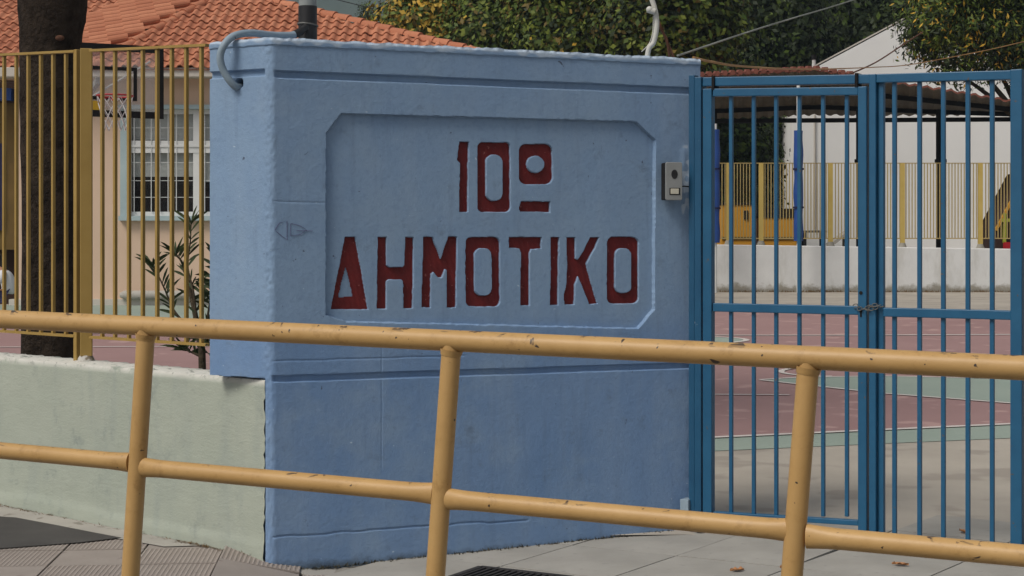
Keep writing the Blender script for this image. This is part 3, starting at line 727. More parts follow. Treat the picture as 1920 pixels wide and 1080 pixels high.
for px in (1372, 1414.5, 1456.5, 1500, 1544.5, 1589):
    gvert(px, gz(px, 968) , gz(px, 175), .019, .019, .006).build("bar", M['gate'], lf, bevel=.002)
c = gpt(1619, 549, .036); mb = MB()
mb.tube([c, c + GN * .002], .009, 10); mb.build("peg_hole", M['dark'], lf)
c = gpt(1619, 586, .036); mb = MB(); mb.tube([c + Vector((0, 0, .008)), c + Vector((0, 0, .008)) + GN * .002], .008, 10)
mb.beam(c + Vector((0, 0, -.022)), c + Vector((0, 0, .006)), .009, .004, up=GN); mb.build("keyhole", M['dark'], lf)
lg = thing("gate_leaf", gpt(1770), "wide blue barred gate leaf at right reaching the full height", "gate", "blue gate leaves")
gvert(1640.5, .07, gz(1640, 140), .036, .05, .012).build("stile", M['gate'], lg, bevel=.004)
gvert(1653, .07, gz(1653, 152), .028, .03, -.004).build("inner_stile", M['gate'], lg, bevel=.003)
gvert(1909, .04, gz(1909, 131), .056, .06, .006).build("stile", M['gate'], lg, bevel=.004)
MB().beam(gpt(1647, 147.5, .010), gpt(1899, 141, .010), .045, .044).build("top_rail", M['gate'], lg, bevel=.004)
MB().beam(gpt(1660, 585, .010), gpt(1899, 591, .010), .045, .045).build("middle_rail", M['gate'], lg, bevel=.004)
MB().beam(gpt(1647, 1022, .010), gpt(1899, 1040, .010), .043, .04).build("bottom_rail", M['gate'], lg, bevel=.003)
for px in (1678, 1725, 1769.5, 1815.5, 1861):
    gvert(px, gz(px, 1024), gz(px, 146), .0205, .0205, .004).build("bar", M['gate'], lg, bevel=.002)
# continuing outside the picture so that the gate does not end in the air
gvert(1960, .0, 2.42, .08, .08, .0).build("hinge_post", M['gatepost'], lg, bevel=.004)
# chain
ch = thing("chain", gpt(1633, 575, .05), "short dull steel chain looped round both gate leaves at the lock", "chain")
lk = MB(); R_, r_ = .011, .0034
ring = [(Vector((math.cos(a) * .018, math.sin(a) * R_, 0))) for a in np.linspace(0, 2 * math.pi, 13)]
lk.tube(ring, r_, 6, cap=False); lkm = lk.mesh("chain_link", M['steel'], smooth=60)
cpx = [(1606, 573, .016), (1611, 576, .034), (1618, 579, .044), (1626, 579, .046), (1633, 577, .048), (1640, 574, .048), (1646, 572, .044), (1652, 573, .036), (1640, 579, .052), (1633, 581, .05), (1648, 577, .046), (1656, 575, .02)]
for k, (px, py, off) in enumerate(cpx):
    R = Matrix((GD, Vector((0, 0, 1)), -GN)).transposed().to_4x4() @ Matrix.Rotation(random.uniform(-.5, .5), 4, 'Z') @ Matrix.Rotation((k % 2) * 1.2 + .2, 4, 'X') @ Matrix.Scale(.75, 4)
    inst("chain_link", lkm, Matrix.Translation(gpt(px, py, off)) @ R, ch)
# intercom
c = P(1262, 340, 8.74); ic = thing("intercom", c, "silver door intercom with round lens and small button beside the gate post", "intercom")
Ri = Matrix.Rotation(math.radians(14), 3, 'Z') @ Matrix.Scale(.93, 3)
def icp(x, y, z): return c + Ri @ Vector((x, y, z))
MB().box(icp(0, .03, 0), (.100, .075, .214), Ri).build("back_box", M['dark'], ic, bevel=.006)
mb = MB(); mb.prism([icp(x * .05, -.004, z * .109) for x, z in ((-.88, -1), (.88, -1), (1, -.94), (1, .94), (.88, 1), (-.88, 1), (-1, .94), (-1, -.94))], Ri @ Vector((0, -.014, 0))); mb.build("cover", M['silver'], ic, bevel=.003)
mb = MB(); mb.prism([icp(.002 + .019 * math.cos(a), -.0175, .040 + .0265 * math.sin(a)) for a in np.linspace(0, 2 * math.pi, 20)[:-1]], Ri @ Vector((0, -.0025, 0))); mb.build("lens", M['black'], ic)
MB().box(icp(.004, -.0185, -.058), (.064, .003, .040), Ri).build("button_surround", M['dark'], ic)
MB().box(icp(.003, -.0205, -.058), (.050, .004, .031), Ri).build("button", M['button'], ic, bevel=.002)
mb = MB(); mb.tube([icp(.045, .02, -.03), icp(.08, .03, -.026), icp(.12, .04, -.03)], .004, 6); mb.build("cable", M['dark'], ic)
# ------------------------------------------------------------------ yellow street railing
RA = Vector((-960 * 5.2 / F, 5.2, 0)); RB = Vector((960 * 3.85 / F, 3.85, 0)); RDv = (RB - RA); RL = RDv.length
def rpt(px, top):
    p = online(px, RA, RB); t = (p - RA).length / RL * (1 if (p - RA).dot(RDv) > 0 else -1)
    p.z = (1.301 + (1.248 - 1.301) * t) if top else (.8835 + (.8057 - .8835) * t); return p
rl = thing("street_railing", online(835, RA, RB), "ochre yellow tubular street railing across the front of the picture", "railing")
mb = MB(); pts = [rpt(px, True) for px in (-420, 0, 500, 1000, 1500, 1920, 2250)]; mb.tube(pts, .0295, 20); mb.build("top_rail", M['rail'], rl, smooth=60)
pp = [-330, 274, 847, 1516, 2190]
for px in pp:
    a = rpt(px, True); lean = RDv.normalized() * -.078
    b = a + (lean + Vector((0, 0, -1))) * (a.z + .10)
    mb = MB(); mb.tube([a + Vector((0, 0, -.012)), a + (b - a) * .5, b], .0272, 18); mb.build("post", M['rail'], rl, smooth=60)
    mb = MB(); mb.tube([a + Vector((0, 0, -.024)), a + (b - a) * .03], [.033, .0285], 14, cap=False); mb.build("weld", M['rail'], rl, smooth=60)
mids = [-330, 256, 826, 1502, 2180]
for k, (pa, pb) in enumerate(zip(mids, mids[1:])):
    a, b = rpt(pa, False), rpt(pb, False); a.z += -.006; b.z += .005
    d = (b - a).normalized(); Lm = (b - a).length
    ts = [.018, .03, .05, .08, .12, .2, .5, .8, .88, .92, .95, .97, .982]
    def sq(t):
        e = min(t, 1 - t) * Lm; k_ = max(0, 1 - e / .10); return (1 - .35 * k_ ** 1.5, 1 + .24 * k_ ** 1.5)
    mb = MB(); mb.tube([a + (b - a) * t for t in ts], .0262, 18, squash=[sq(t) for t in ts]); mb.build("lower_rail", M['rail'], rl, smooth=60)

# ------------------------------------------------------------------ pole, conduit and wires at the pillar
c = Vector(((577 - 960) * 8.52 / F, 8.52, 0))
pl = thing("service_pole", c, "upright grey pole wrapped in black tape behind the pillar's left end", "pole")
zt1 = EYE + (HOR - 12) * 8.52 / F
mb = MB(); mb.tube([c, c + Vector((0, 0, zt1 + .02)), c + Vector((0, 0, 4.6))], .046, 18); mb.build("pipe", M['grey'], pl, smooth=60)
mb = MB(); mb.tube([c + Vector((0, 0, 2.2)), c + Vector((0, 0, 2.62)), c + Vector((0, 0, zt1))], [.0492, .0488, .0485], 18); mb.build("tape_sleeve", M['black'], pl, smooth=60)
mb = MB(); zb = EYE + (HOR - 47) * 8.52 / F
mb.tube([c + Vector((.052 * math.cos(a), .052 * math.sin(a), zb + .006 * math.cos(a + 2.6))) for a in np.linspace(0, 2 * math.pi, 17)], .0045, 6, cap=False); mb.build("clamp_wire", M['steel'], pl, smooth=60)
def spline(ctrl, n=10):
    ctrl = [Vector(p) for p in ctrl]; out = []; q = [ctrl[0]] + ctrl + [ctrl[-1]]
    for i in range(1, len(q) - 2):
        for k in range(n):
            t = k / n; p0, p1, p2, p3 = q[i - 1], q[i], q[i + 1], q[i + 2]
            out.append(.5 * ((2 * p1) + (p2 - p0) * t + (2 * p0 - 5 * p1 + 4 * p2 - p3) * t * t + (3 * p1 - p0 - 3 * p2 + p3) * t ** 3))
    return out + [ctrl[-1]]
ho = thing("conduit", P(480, 66, 8.25), "bent grey conduit looping over pillar's top left corner into a hole", "conduit")
hp = spline([P(574, 50, 8.46), P(562, 60, 8.42), P(545, 66, 8.38), P(510, 66, 8.28), P(470, 62, 8.14), P(440, 67, 8.07), P(422, 82, 8.03), P(413, 105, 8.03), P(418, 130, 8.04), P(432, 153, 8.05), P(443, 163, 8.07), P(452, 163, 8.12)], 6)
hr = [.011] * 8 + [.0185] * (len(hp) - 8)
mb = MB(); mb.tube(hp[8:], .0185, 14); mb.build("hose", M['hose'], ho, smooth=60)
mb = MB(); mb.tube(hp[:11], [.017] * 5 + [.021] * 6, 12); mb.build("taped_end", M['black'], ho, smooth=60)
sn = thing("swan_neck_pipe", P(1216, 100, 9.05), "pale curved thin pipe rising behind the pillar's right end", "pipe")
mb = MB(); mb.tube(spline([P(1211, 215, 9.05), P(1214, 104, 9.05), P(1226, 78, 9.05), P(1231.5, 45, 9.05), P(1227, 14, 9.05), P(1217, -14, 9.05), P(1202, -50, 9.05), P(1190, -75, 9.05)]), .0145, 10); mb.build("tube", M['pale'], sn, smooth=60)
mb = MB(); mb.sphere(P(1218, 18, 9.03), .019); mb.tube([P(1214, 18, 9.03), P(1228, 22, 9.03)], .017, 8); mb.build("joint", M['pale'], sn, smooth=60)
mb = MB(); mb.tube(spline([P(1203, 97, 9.05), P(1217, 82, 9.05), P(1224, 60, 9.05), P(1225, 30, 9.05)]), .003, 6); mb.build("thin_wire", M['pale'], sn)
rs = thing("rusty_stay", P(1250, 70, 9.12), "dark rusty iron stay leaning from the pale curved pipe down to the pillar", "metal stay")
mb = MB(); mb.beam(P(1232, 34, 9.12), P(1264, 110, 9.12), .012, .026, up=(0, 1, 0)); mb.build("bar", M['rust'], rs)
mb = MB(); mb.tube([P(1236, 50, 9.1), P(1250, 72, 9.1), P(1255, 108, 9.1)], .007, 6); mb.build("prop", M['rust'], rs)
def cable(pts, r, mat, lab):
    mb = MB(); mb.tube(spline(pts, 8), r, 6); tag(mb.build("cable", mat, smooth=60), lab, "cable")
cable([P(1270, 104, 9.1), P(1290, 98, 9.3), P(1400, 61, 11), P(1490, 33, 13), P(1600, 0, 16), P(1850, -80, 24)], .006, M['cablegrey'], "grey twisted cable rising to the right from the pillar's top corner")
cable([P(1300, 108, 9.15), P(1330, 115, 9.6), P(1400, 125, 11), P(1520, 130, 16), P(1640, 126, 24), P(1700, 122, 26), P(1780, 108, 27), P(1860, 92, 28), P(1930, 76, 29), P(2100, 40, 31)], .008, M['cableorange'], "long sagging orange cable crossing before the white gable and tree")
cable([P(1588, 141, 30), P(1640, 118, 31), P(1690, 86, 33), P(1730, 60, 34)], .014, M['rust'], "short dark cable slanting across the white gable wall")

# ------------------------------------------------------------------ school house with tiled roof
HY = 30.0
hs0 = thing("school_house", (-5.5, HY, .42), "peach school building with red tiled hip roof behind the yellow fence", "house")
EV, EZ, TP = 29.45, EYE + (HOR - 127) * 29.45 / F, math.tan(math.radians(28))
X1 = .75
XL = -16.0
# wall with window opening (front skin 0.3 thick), sides and back
wx0, wx1 = P(227, 0, HY).x, P(560, 0, HY).x; wz0, wz1 = P(0, 413, HY).z, P(0, 198, HY).z
WT = EZ - .02
dx0, dx1 = P(-150, 0, HY).x, P(29, 0, HY).x; dz0, dz1 = .42, P(0, 150, HY).z
mb = MB()
def wall_box(x0, x1, z0, z1): mb.box(((x0 + x1) / 2, HY + .15, (z0 + z1) / 2), (x1 - x0, .30, z1 - z0))
wall_box(dx1, wx0, .3, WT); wall_box(wx0, wx1, .3, wz0); wall_box(wx0, wx1, wz1, WT); wall_box(wx1, X1 - .35, .3, WT)
wall_box(XL, dx0, .3, WT); wall_box(dx0, dx1, dz1, WT)
mb.box((X1 - .5, HY + 4.3, (WT + .3) / 2), (.30, 8.0, WT - .3)); mb.box((XL + .15, HY + 4.3, (WT + .3) / 2), (.30, 8.0, WT - .3)); mb.box(((XL + X1) / 2, HY + 8.4, (WT + .3) / 2), (X1 - XL - .7, .3, WT - .3))
mb.build("wall", M['peach'], hs0)
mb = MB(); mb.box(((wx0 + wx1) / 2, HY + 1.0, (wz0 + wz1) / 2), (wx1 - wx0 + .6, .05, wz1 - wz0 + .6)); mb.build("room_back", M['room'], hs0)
MB().box(((XL + X1) / 2 - .15, EV + .10, EZ - .075), (X1 - XL, .18, .17)).build("fascia", M['fascia'], hs0, bevel=.01)
MB().box(((XL + X1) / 2 - .15, EV + .38, EZ - .12), (X1 - XL, .37, .04)).build("soffit", M['fascia'], hs0)
# ledge at the foot of the wall
lx0 = P(222, 0, HY - .4).x
mb = MB(); a = P(165, 552, HY - .25); mb.tube([Vector((lx0, HY - .28, a.z - .01)), Vector((lx0 + .08, HY - .28, a.z - .01)), Vector((X1 - .5, HY - .28, a.z - .01))], [.04, .085, .085], 10); mb.build("ledge", M['strip'], hs0, smooth=60)
MB().box(((dx1 + X1) / 2 - .2, HY - .12, .38), (X1 - dx1 - .3, .235, .30)).build("plinth", M['fascia'], hs0)
# dark doorway with blue lintel at the far left
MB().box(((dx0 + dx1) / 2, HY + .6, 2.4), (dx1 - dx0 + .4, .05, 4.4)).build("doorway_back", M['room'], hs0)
MB().box(((dx0 + dx1) / 2 - .03, HY + .05, P(0, 177, HY).z), (dx1 - dx0 - .07, .2, .22)).build("lintel_board", M['bluepad'], hs0)
dr = MB().box(((dx0 + dx1) / 2 - .02, HY + .20, P(0, 330, HY).z), (dx1 - dx0 - .05, .06, 2.7)).build("door", M['brown'], hs0)
MB().box((P(-30, 0, HY).x, HY + .15, P(0, 350, HY).z), (.65, .05, 1.6)).build("door_panel", M['navy'], dr)
# window
wn = MB().box(((wx0 + wx1) / 2, HY - .02, wz0 + .035), (wx1 - wx0 + .04, .22, .085)).build("window", M['frameblue'], hs0)
mb = MB(); mb.box((wx0 + .065, HY - .01, (wz0 + wz1) / 2), (.13, .12, wz1 - wz0 - .08)); mb.box(((wx0 + wx1) / 2, HY - .02, wz1 - .03), (wx1 - wx0 + .04, .2, .075)); mb.box((wx1 - .065, HY - .01, (wz0 + wz1) / 2), (.13, .12, wz1 - wz0 - .08))
mb.build("surround", M['frameblue'], wn)
fx = lambda px: P(px, 0, HY + .08).x; fz = lambda py: P(0, py, HY + .08).z
def wbar(name, x0, x1, y0, y1, yd=.06, yo=.08, m='framewhite', par=None):
    return MB().box(((fx(x0) + fx(x1)) / 2, HY + yo, (fz(y0) + fz(y1)) / 2), (abs(fx(x1) - fx(x0)), yd, abs(fz(y0) - fz(y1))), None).build(name, M[m], par or wn)
wbar("frame_bar", 240, 247, 206, 405); wbar("frame_bar", 363, 379, 206, 405, .08, .075); wbar("frame_bar", 247, 540, 205, 214, .065); wbar("frame_bar", 247, 540, 397, 405, .065)
wbar("transom", 247, 540, 264, 287, .07, .062); wbar("transom_lip", 247, 540, 272, 276, .10, .057); wbar("frame_bar", 494, 510, 206, 405, .08, .075); wbar("frame_bar", 534, 541, 206, 405)
for x0, x1 in ((247, 363), (379, 494)):
    wbar("pane", x0, x1, 214, 264, .008, .13, 'glass'); wbar("pane", x0, x1, 287, 397, .008, .13, 'glass')
    yb = 331 if x0 < 300 else 341
    wbar("blind", x0, x1, 210, 262, .01, .155, 'blind'); wbar("blind", x0, x1, 287, yb, .01, .155, 'blind')
    for k, bx in enumerate((253, 285, 301, 316.5, 332)): wbar("grille_bar", bx + x0 - 247 - .65, bx + x0 - 247 + .65, 215, 397, .016, .02)
    for hy in (240, 305, 339, 370): wbar("grille_bar", x0, x1, hy - .5, hy + .5, .012, .035)
# --- roof
def froof(px, py):     # point of the front slope seen at a picture position
    dz = (HOR - py) / F; Yv = (EZ - EYE - TP * EV) / (dz - TP); return Vector(((px - 960) * Yv / F, Yv, EZ + TP * (Yv - EV)))
apex = froof(424, -19); cl = froof(166, 128); cr = froof(1016, 128)
roof = MB()
bx_ = Vector((cr.x, cr.y + 9.5, cr.z)); bl_ = Vector((XL - .4, cl.y + 9.5, cl.z)); lw_ = Vector((XL - .4, cl.y, cl.z)); ap2 = Vector((apex.x, cr.y + 5.2, apex.z)); apL = Vector((XL + 3, apex.y + .5, apex.z + .1))
dn = Vector((0, 0, -.03))
roof.face([p + dn for p in (cl, cr, apex)]); roof.face([p + dn for p in (cr, bx_, ap2, apex)]); roof.face([p + dn for p in (bx_, bl_, apL, ap2)]); roof.face([p + dn for p in (bl_, lw_ + Vector((0, 1.6, -.1)), apL)])
roofo = roof.build("roof", M['ridge'], hs0)
# S-profile tile
PW, EX = .20, .33
def make_tile(PW, hh):
    tm = MB(); prof = []
    for k in range(10):
        u = k / 9; x = u * (PW + .02)
        prof.append((x, hh * math.sin(math.pi * min(u / .58, 1)) if u < .58 else -.012 * math.sin(math.pi * (u - .58) / .42)))
    r0, r1 = [(x, -.01, z + .034) for x, z in prof], [(x, EX + .05, z) for x, z in prof]
    for k in range(9):
        tm.face([r0[k], r0[k + 1], r1[k + 1], r1[k]])
        a, b = r0[k], r0[k + 1]; tm.face([(a[0], a[1], a[2] - .018), (b[0], b[1], b[2] - .018), b, a])
    m_ = tm.mesh("roof_tile", M['tile'], fix=False); smoothmesh(m_, 50); return m_
TMESH = make_tile(PW, .046); 
def make_barrel(PW, R):
    tm = MB(); prof = [(0, -.02)] + [(R * 1.05 + R * math.cos(math.radians(a)), R * .75 + R * math.sin(math.radians(a))) for a in range(215, -40, -25)] + [(PW + .01, -.02)]
    n = len(prof) - 1
    r0, r1 = [(x, -.01, z + .02) for x, z in prof], [(x, EX + .03, z) for x, z in prof]
    for k in range(n):
        tm.face([r0[k], r0[k + 1], r1[k + 1], r1[k]])
        a, b = r0[k], r0[k + 1]; tm.face([(a[0], a[1], a[2] - .018), (b[0], b[1], b[2] - .018), b, a])
    m_ = tm.mesh("roof_tile", M['tile'], fix=False); smoothmesh(m_, 60); return m_
TMESH2 = make_barrel(.27, .088)
ntile = 0; hidden = MB()
def tile_field(org, r, up, polys, nr, nc, tmesh=None, PW=PW):
    global ntile
    tmesh = tmesh or TMESH
    r = r.normalized(); up = up.normalized(); n = r.cross(up).normalized(); up = n.cross(r)
    R = Matrix((r, up, n)).transposed()
    for j in range(nr[0], nr[1]):
        for i in range(nc[0], nc[1]):
            p = org + r * (i * PW) + up * (j * EX); c = p + r * PW / 2 + up * EX / 2
            if c.y < 5: continue
            q = proj(c)
            if not polys(q, c): continue
            J = Matrix.Rotation(random.gauss(0, .012), 3, 'Z') @ Matrix.Rotation(random.gauss(0, .012), 3, 'X')
            Mx = Matrix.Translation(p + n * random.uniform(-.004, .004)) @ (R @ J).to_4x4()
            vis = -10 < q[0] < 1930 and q[1] > -8 and not (q[0] > 398 and q[1] > 84 and q[0] < 1310) and not (50 < q[0] < 138 and q[1] < 105)
            if vis and ntile < 300: inst("roof_tile", tmesh, Mx, roofo); ntile += 1
            else:
                k0 = len(hidden.v)
                for v in tmesh.vertices: hidden.v.append(tuple(Mx @ v.co))
                for f_ in tmesh.polygons: hidden.f.append(tuple(k0 + x for x in f_.vertices)); hidden.mi.append(0)
upF = Vector((0, 1, TP)).normalized()
tri = [proj(p) for p in (cl, cr, apex)]
tile_field(Vector((cl.x - .02, cl.y, cl.z)), Vector((1, 0, 0)), upF, lambda q, c: inpoly(q, tri), (0, 16), (0, 48))
# left slope of the hip
dcol = Vector((-1, -.2, -.25)).normalized(); hip = (apex - cl)
nL = hip.cross(dcol); nL = nL if nL.z > 0 else -nL; nL.normalize(); upL = -dcol; rL = upL.cross(nL).normalized()
lpoly = [(70, 112), (175, 116), (233, 83), (377, 1), (425, -28), (300, -24), (240, 8), (150, 50), (70, 86)]
base = cl + dcol * 1.2 + nL * .01
mbl = MB(); 
def onplane(px, py, p0, n):
    d = Vector(((px - 960) / F, 1, (HOR - py) / F)); o_ = Vector((0, 0, EYE)); return o_ + d * ((p0 - o_).dot(n) / d.dot(n))
mbl.face([onplane(px, py, cl - nL * .04, nL) for px, py in lpoly]); mbl.build("roof_deck", M['ridge'], roofo, fix=False)
tile_field(base + rL * -4, rL, upL, lambda q, c: inpoly(q, lpoly), (-14, 20), (-5, 44), TMESH2, .27)
# main wing slope behind on the left
EV2 = EV + 1.2; EZ2 = EYE + (HOR - 129) * EV2 / F
org2 = Vector((XL, EV2, EZ2))
mp = MB(); q0 = [Vector((XL, EV2, EZ2 - .04)), Vector((-5.9, EV2, EZ2 - .04))]; mp.face(q0 + [q0[1] + upF * 4.9, q0[0] + upF * 4.9]); mp.build("roof_deck", M['ridge'], roofo, fix=False)
tile_field(org2, Vector((1, 0, 0)), upF, lambda q, c: -160 < q[0] < 275 and not inpoly(q, lpoly) and not inpoly(q, tri) and not (q[1] > 40 and q[0] > 150), (0, 15), (0, 60))
if hidden.f: hidden.build("roof_tile_field", M['tile'], roofo, smooth=50, kind="stuff", fix=False)
# ridge tiles along the hips
rt = MB(); seg = 8
for y, rad, zz in ((0, .115, 0), (.40, .095, -.015)):
    for k in range(seg + 1):
        a = math.pi * k / seg; rt.v.append((math.cos(a) * rad, y, math.sin(a) * rad + zz))
for k in range(seg): rt.f.append((k, k + 1, seg + 2 + k, seg + 1 + k)); rt.mi.append(0)
rt.f.append(tuple(range(seg + 1))); rt.mi.append(0)
rtm = rt.mesh("ridge_tile", M['tile'], smooth=50, fix=True)
for a, b in ((cl, apex), (cr, apex)):
    d = (b - a); Ln = d.length; d.normalize(); sdv = d.cross(Vector((0, 0, 1))).normalized(); up = sdv.cross(d)
    R = Matrix((sdv, d, up)).transposed().to_4x4()
    for k in range(int(Ln / .34)):
        inst("ridge_tile", rtm, Matrix.Translation(a + d * (k * .34) + up * (-.012 + random.uniform(-.008, .008))) @ R, roofo)
# lightning wire on the right hip
mb = MB(); mb.tube([froof(590, 4) + Vector((0, 0, .16)), froof(700, 31) + Vector((0, 0, .15))], .008, 5); mb.build("roof_wire", M['dark'], roofo)

# ------------------------------------------------------------------ basketball hoop
BY = 21.2; bc = P(200, 151, BY)
bh = thing("basketball_hoop", (P(150, 0, BY + .9).x, BY + .9, zg(BY + .9)), "basketball hoop with clear black edged backboard behind the yellow fence", "basketball hoop")
Rb = Matrix.Rotation(math.radians(28), 3, 'Z'); BW, BH = 1.40, .86
def bp(x, y, z): return bc + Rb @ Vector((x, y, z))
MB().box(bp(0, 0, 0), (BW, .015, BH), Rb).build("backboard", M['acrylic'], bh)
mb = MB()
for x, z, w_, h_ in ((0, BH / 2, BW + .085, .085), (0, -BH / 2, BW + .085, .085), (-BW / 2, 0, .085, BH - .085), (BW / 2, 0, .085, BH - .085)): mb.box(bp(x, -.01, z), (w_, .045, h_), Rb)
mb.build("edge_frame", M['dark'], bh)
mb = MB(); iw, z0, z1 = .37, -.23, .16
for x, z, w_, h_ in ((0, z1, iw * 2 + .045, .045), (0, z0, iw * 2 + .045, .045), (-iw, (z0 + z1) / 2, .045, z1 - z0 - .045), (iw, (z0 + z1) / 2, .045, z1 - z0 - .045)): mb.box(bp(x, -.012, z), (w_, .012, h_), Rb)
mb.build("target_frame", M['dark'], bh)
MB().box(bp(-.19, -.02, -.33), (.24, .02, .12), Rb).build("yellow_plate", M['yellowpad'], bh)
rc = bp(0, -.42, -.232); rr_ = .225
mb = MB(); ringp = [rc + Vector((math.cos(a) * rr_, math.sin(a) * rr_, 0)) for a in np.linspace(0, 2 * math.pi, 29)]
mb.tube(ringp, .011, 8, cap=False); mb.beam(bp(-.06, -.01, -.25), bp(-.06, -.2, -.24), .02, .03); mb.beam(bp(.06, -.01, -.25), bp(.06, -.2, -.24), .02, .03); mb.build("rim", M['rimred'], bh, smooth=60)
mb = MB()
for k in range(12):
    for dr_ in (1, -1):
        pts = []
        for q in range(6):
            a = 2 * math.pi * k / 12 + dr_ * q * .262; rad = rr_ * (1 - .09 * q + .004 * q * q); pts.append(rc + Vector((math.cos(a) * rad, math.sin(a) * rad, -.012 - .085 * q)))
        mb.tube(pts, .006, 4)
mb.build("net", M['net'], bh)
mb = MB(); mb.tube([bp(.58, .03, .28), bp(-.15, .12, -.20)], .016, 6); mb.build("stay_rod", M['framewhite'], bh)
pb_ = Vector((P(150, 0, BY + .9).x, BY + .9, 0))
mb = MB(); mb.tube([pb_ + Vector((0, 0, zg(BY))), pb_ + Vector((0, 0, 3.5))], .06, 12); mb.build("pole", M['grey'], bh, smooth=60)
mb = MB(); mb.beam(pb_ + Vector((0, 0, 3.4)), bp(-.1, .02, 0), .06, .08); mb.beam(pb_ + Vector((0, 0, 3.0)), bp(-.1, .02, -.25), .05, .05); mb.build("arm", M['grey'], bh)
# ------------------------------------------------------------------ trees and plants
def leaves(parent, name, blobs, n, size, mats, weights, aspect=.55, shell=.55, droop=0.0, seed=1, clump=34, spread=4.2):
    r = np.random.default_rng(seed); B = np.array([b[:6] for b in blobs], float)
    vol = B[:, 3] * B[:, 4] * B[:, 5]; pick = r.choice(len(B), n // clump, p=vol / vol.sum())
    u = r.normal(size=(len(pick), 3)); u /= np.linalg.norm(u, axis=1)[:, None]
    rad = (shell + (1 - shell) * r.random(len(pick)) ** .7)[:, None] * (1 + .10 * r.normal(size=(len(pick), 1)))
    cc = B[pick, :3] + u * rad * B[pick, 3:6]
    cc = np.repeat(cc, clump, 0); c0 = cc + r.normal(size=cc.shape) * size * spread * np.array([1, 1, .75])
    N = len(c0)
    off = c0 - cc; ln = np.linalg.norm(off, axis=1)[:, None] + 1e-6
    nn = np.repeat(u, clump, 0) * .7 + off / ln * .8 + r.normal(size=(N, 3)) * .38; nn[:, 2] += .45
    ax = r.normal(size=(N, 3)); ax[:, 2] -= droop; nl = np.linalg.norm(nn, axis=1)[:, None]
    ax -= nn * ((ax * nn).sum(1)[:, None] / nl ** 2) * .9; ax /= np.linalg.norm(ax, axis=1)[:, None]
    bx = np.cross(ax, nn); bx /= (np.linalg.norm(bx, axis=1)[:, None] + 1e-9)
    sz = size * r.uniform(.6, 1.35, N)[:, None]
    v = np.stack([c0 - ax * sz, c0 + bx * sz * aspect - ax * sz * .1, c0 + ax * sz, c0 - bx * sz * aspect - ax * sz * .1], 1).reshape(-1, 3)
    b = base_of(parent); v = v - np.array(b)[None]
    me = bpy.data.meshes.new(name); me.vertices.add(N * 4); me.vertices.foreach_set("co", v.reshape(-1))
    me.loops.add(N * 4); me.loops.foreach_set("vertex_index", np.arange(N * 4, dtype=np.int32))
    me.polygons.add(N); me.polygons.foreach_set("loop_start", np.arange(0, N * 4, 4, dtype=np.int32))
    try: me.polygons.foreach_set("loop_total", np.full(N, 4, dtype=np.int32))
    except Exception: pass
    for m in mats: me.materials.append(M[m])
    # colour goes by clump, with a few leaves of another colour in each
    k = np.repeat(r.choice(len(mats), len(pick), p=weights), clump); alt = r.random(N) < .08; k[alt] = r.choice(len(mats), alt.sum(), p=weights)
    me.polygons.foreach_set("material_index", k.astype(np.int32)); me.update(); me.validate()
    o = bpy.data.objects.new(name, me); COL.objects.link(o); o.parent = parent; ROOT[o] = b
    return o
def bark_tube(pts, rad, seg=18, rough=.06, seed=3):
    mb = MB(); P_ = spline(pts, 10); R_ = np.interp(np.linspace(0, 1, len(P_)), np.linspace(0, 1, len(rad)), rad)
    mb.tube(P_, list(R_), seg)
    r = random.Random(seed); ph = [r.uniform(0, 6) for _ in range(6)]
    nv = []
    for i, p in enumerate(P_):
        for j in range(seg):
            v = Vector(mb.v[i * seg + j]); k = 1 + rough * (math.sin(j * 2 * math.pi / seg * 3 + ph[0] + i * .15) + .6 * math.sin(j * 2 * math.pi / seg * 5 + ph[1] - i * .3) + .5 * r.uniform(-1, 1))
            nv.append(tuple(p + (v - p) * k))
    mb.v[:len(nv)] = nv
    return mb
# near trunk behind the fence
TY = 11.6
tx_ = lambda px: (px - 960) * TY / F
tr = thing("street_tree", (tx_(95), TY, zg(TY)), "thick dark tree trunk standing right behind the yellow fence", "tree")
tzz = lambda py: EYE + (HOR - py) * TY / F
bark_tube([(tx_(96), TY, zg(TY) - .05), (tx_(94), TY, .6), (tx_(95), TY, tzz(400)), (tx_(95), TY, tzz(120)), (tx_(97), TY, tzz(20)), (tx_(98), TY, tzz(-60))], [.235, .205, .195, .205, .235, .25], 26, .03).build("trunk", M['bark'], tr, smooth=60)
for e, sd_ in (((-1.9, TY + .4, 5.6), 4), ((-4.6, TY - .3, 5.5), 5), ((-3.3, TY + .8, 6.2), 6)):
    bark_tube([(tx_(97), TY, tzz(0)), ((tx_(97) + e[0]) / 2, (TY + e[1]) / 2, 4.2), e], [.16, .10, .05], 12, .05, sd_).build("limb", M['bark'], tr, smooth=60)
mb = MB(); c = P(112, 71, TY - .215); mb.sphere(c, (.032, .015, .02)); mb.build("knot", M['rust'], tr, smooth=60)
leaves(tr, "crown", [(-3.3, TY, 6.6, 2.4, 2.0, 1.2), (-5.0, TY, 6.2, 1.5, 1.5, .9), (-1.8, TY + .5, 6.3, 1.5, 1.4, .9)], 5000, .09, ['lf_green', 'lf_dark'], [.6, .4], seed=5)
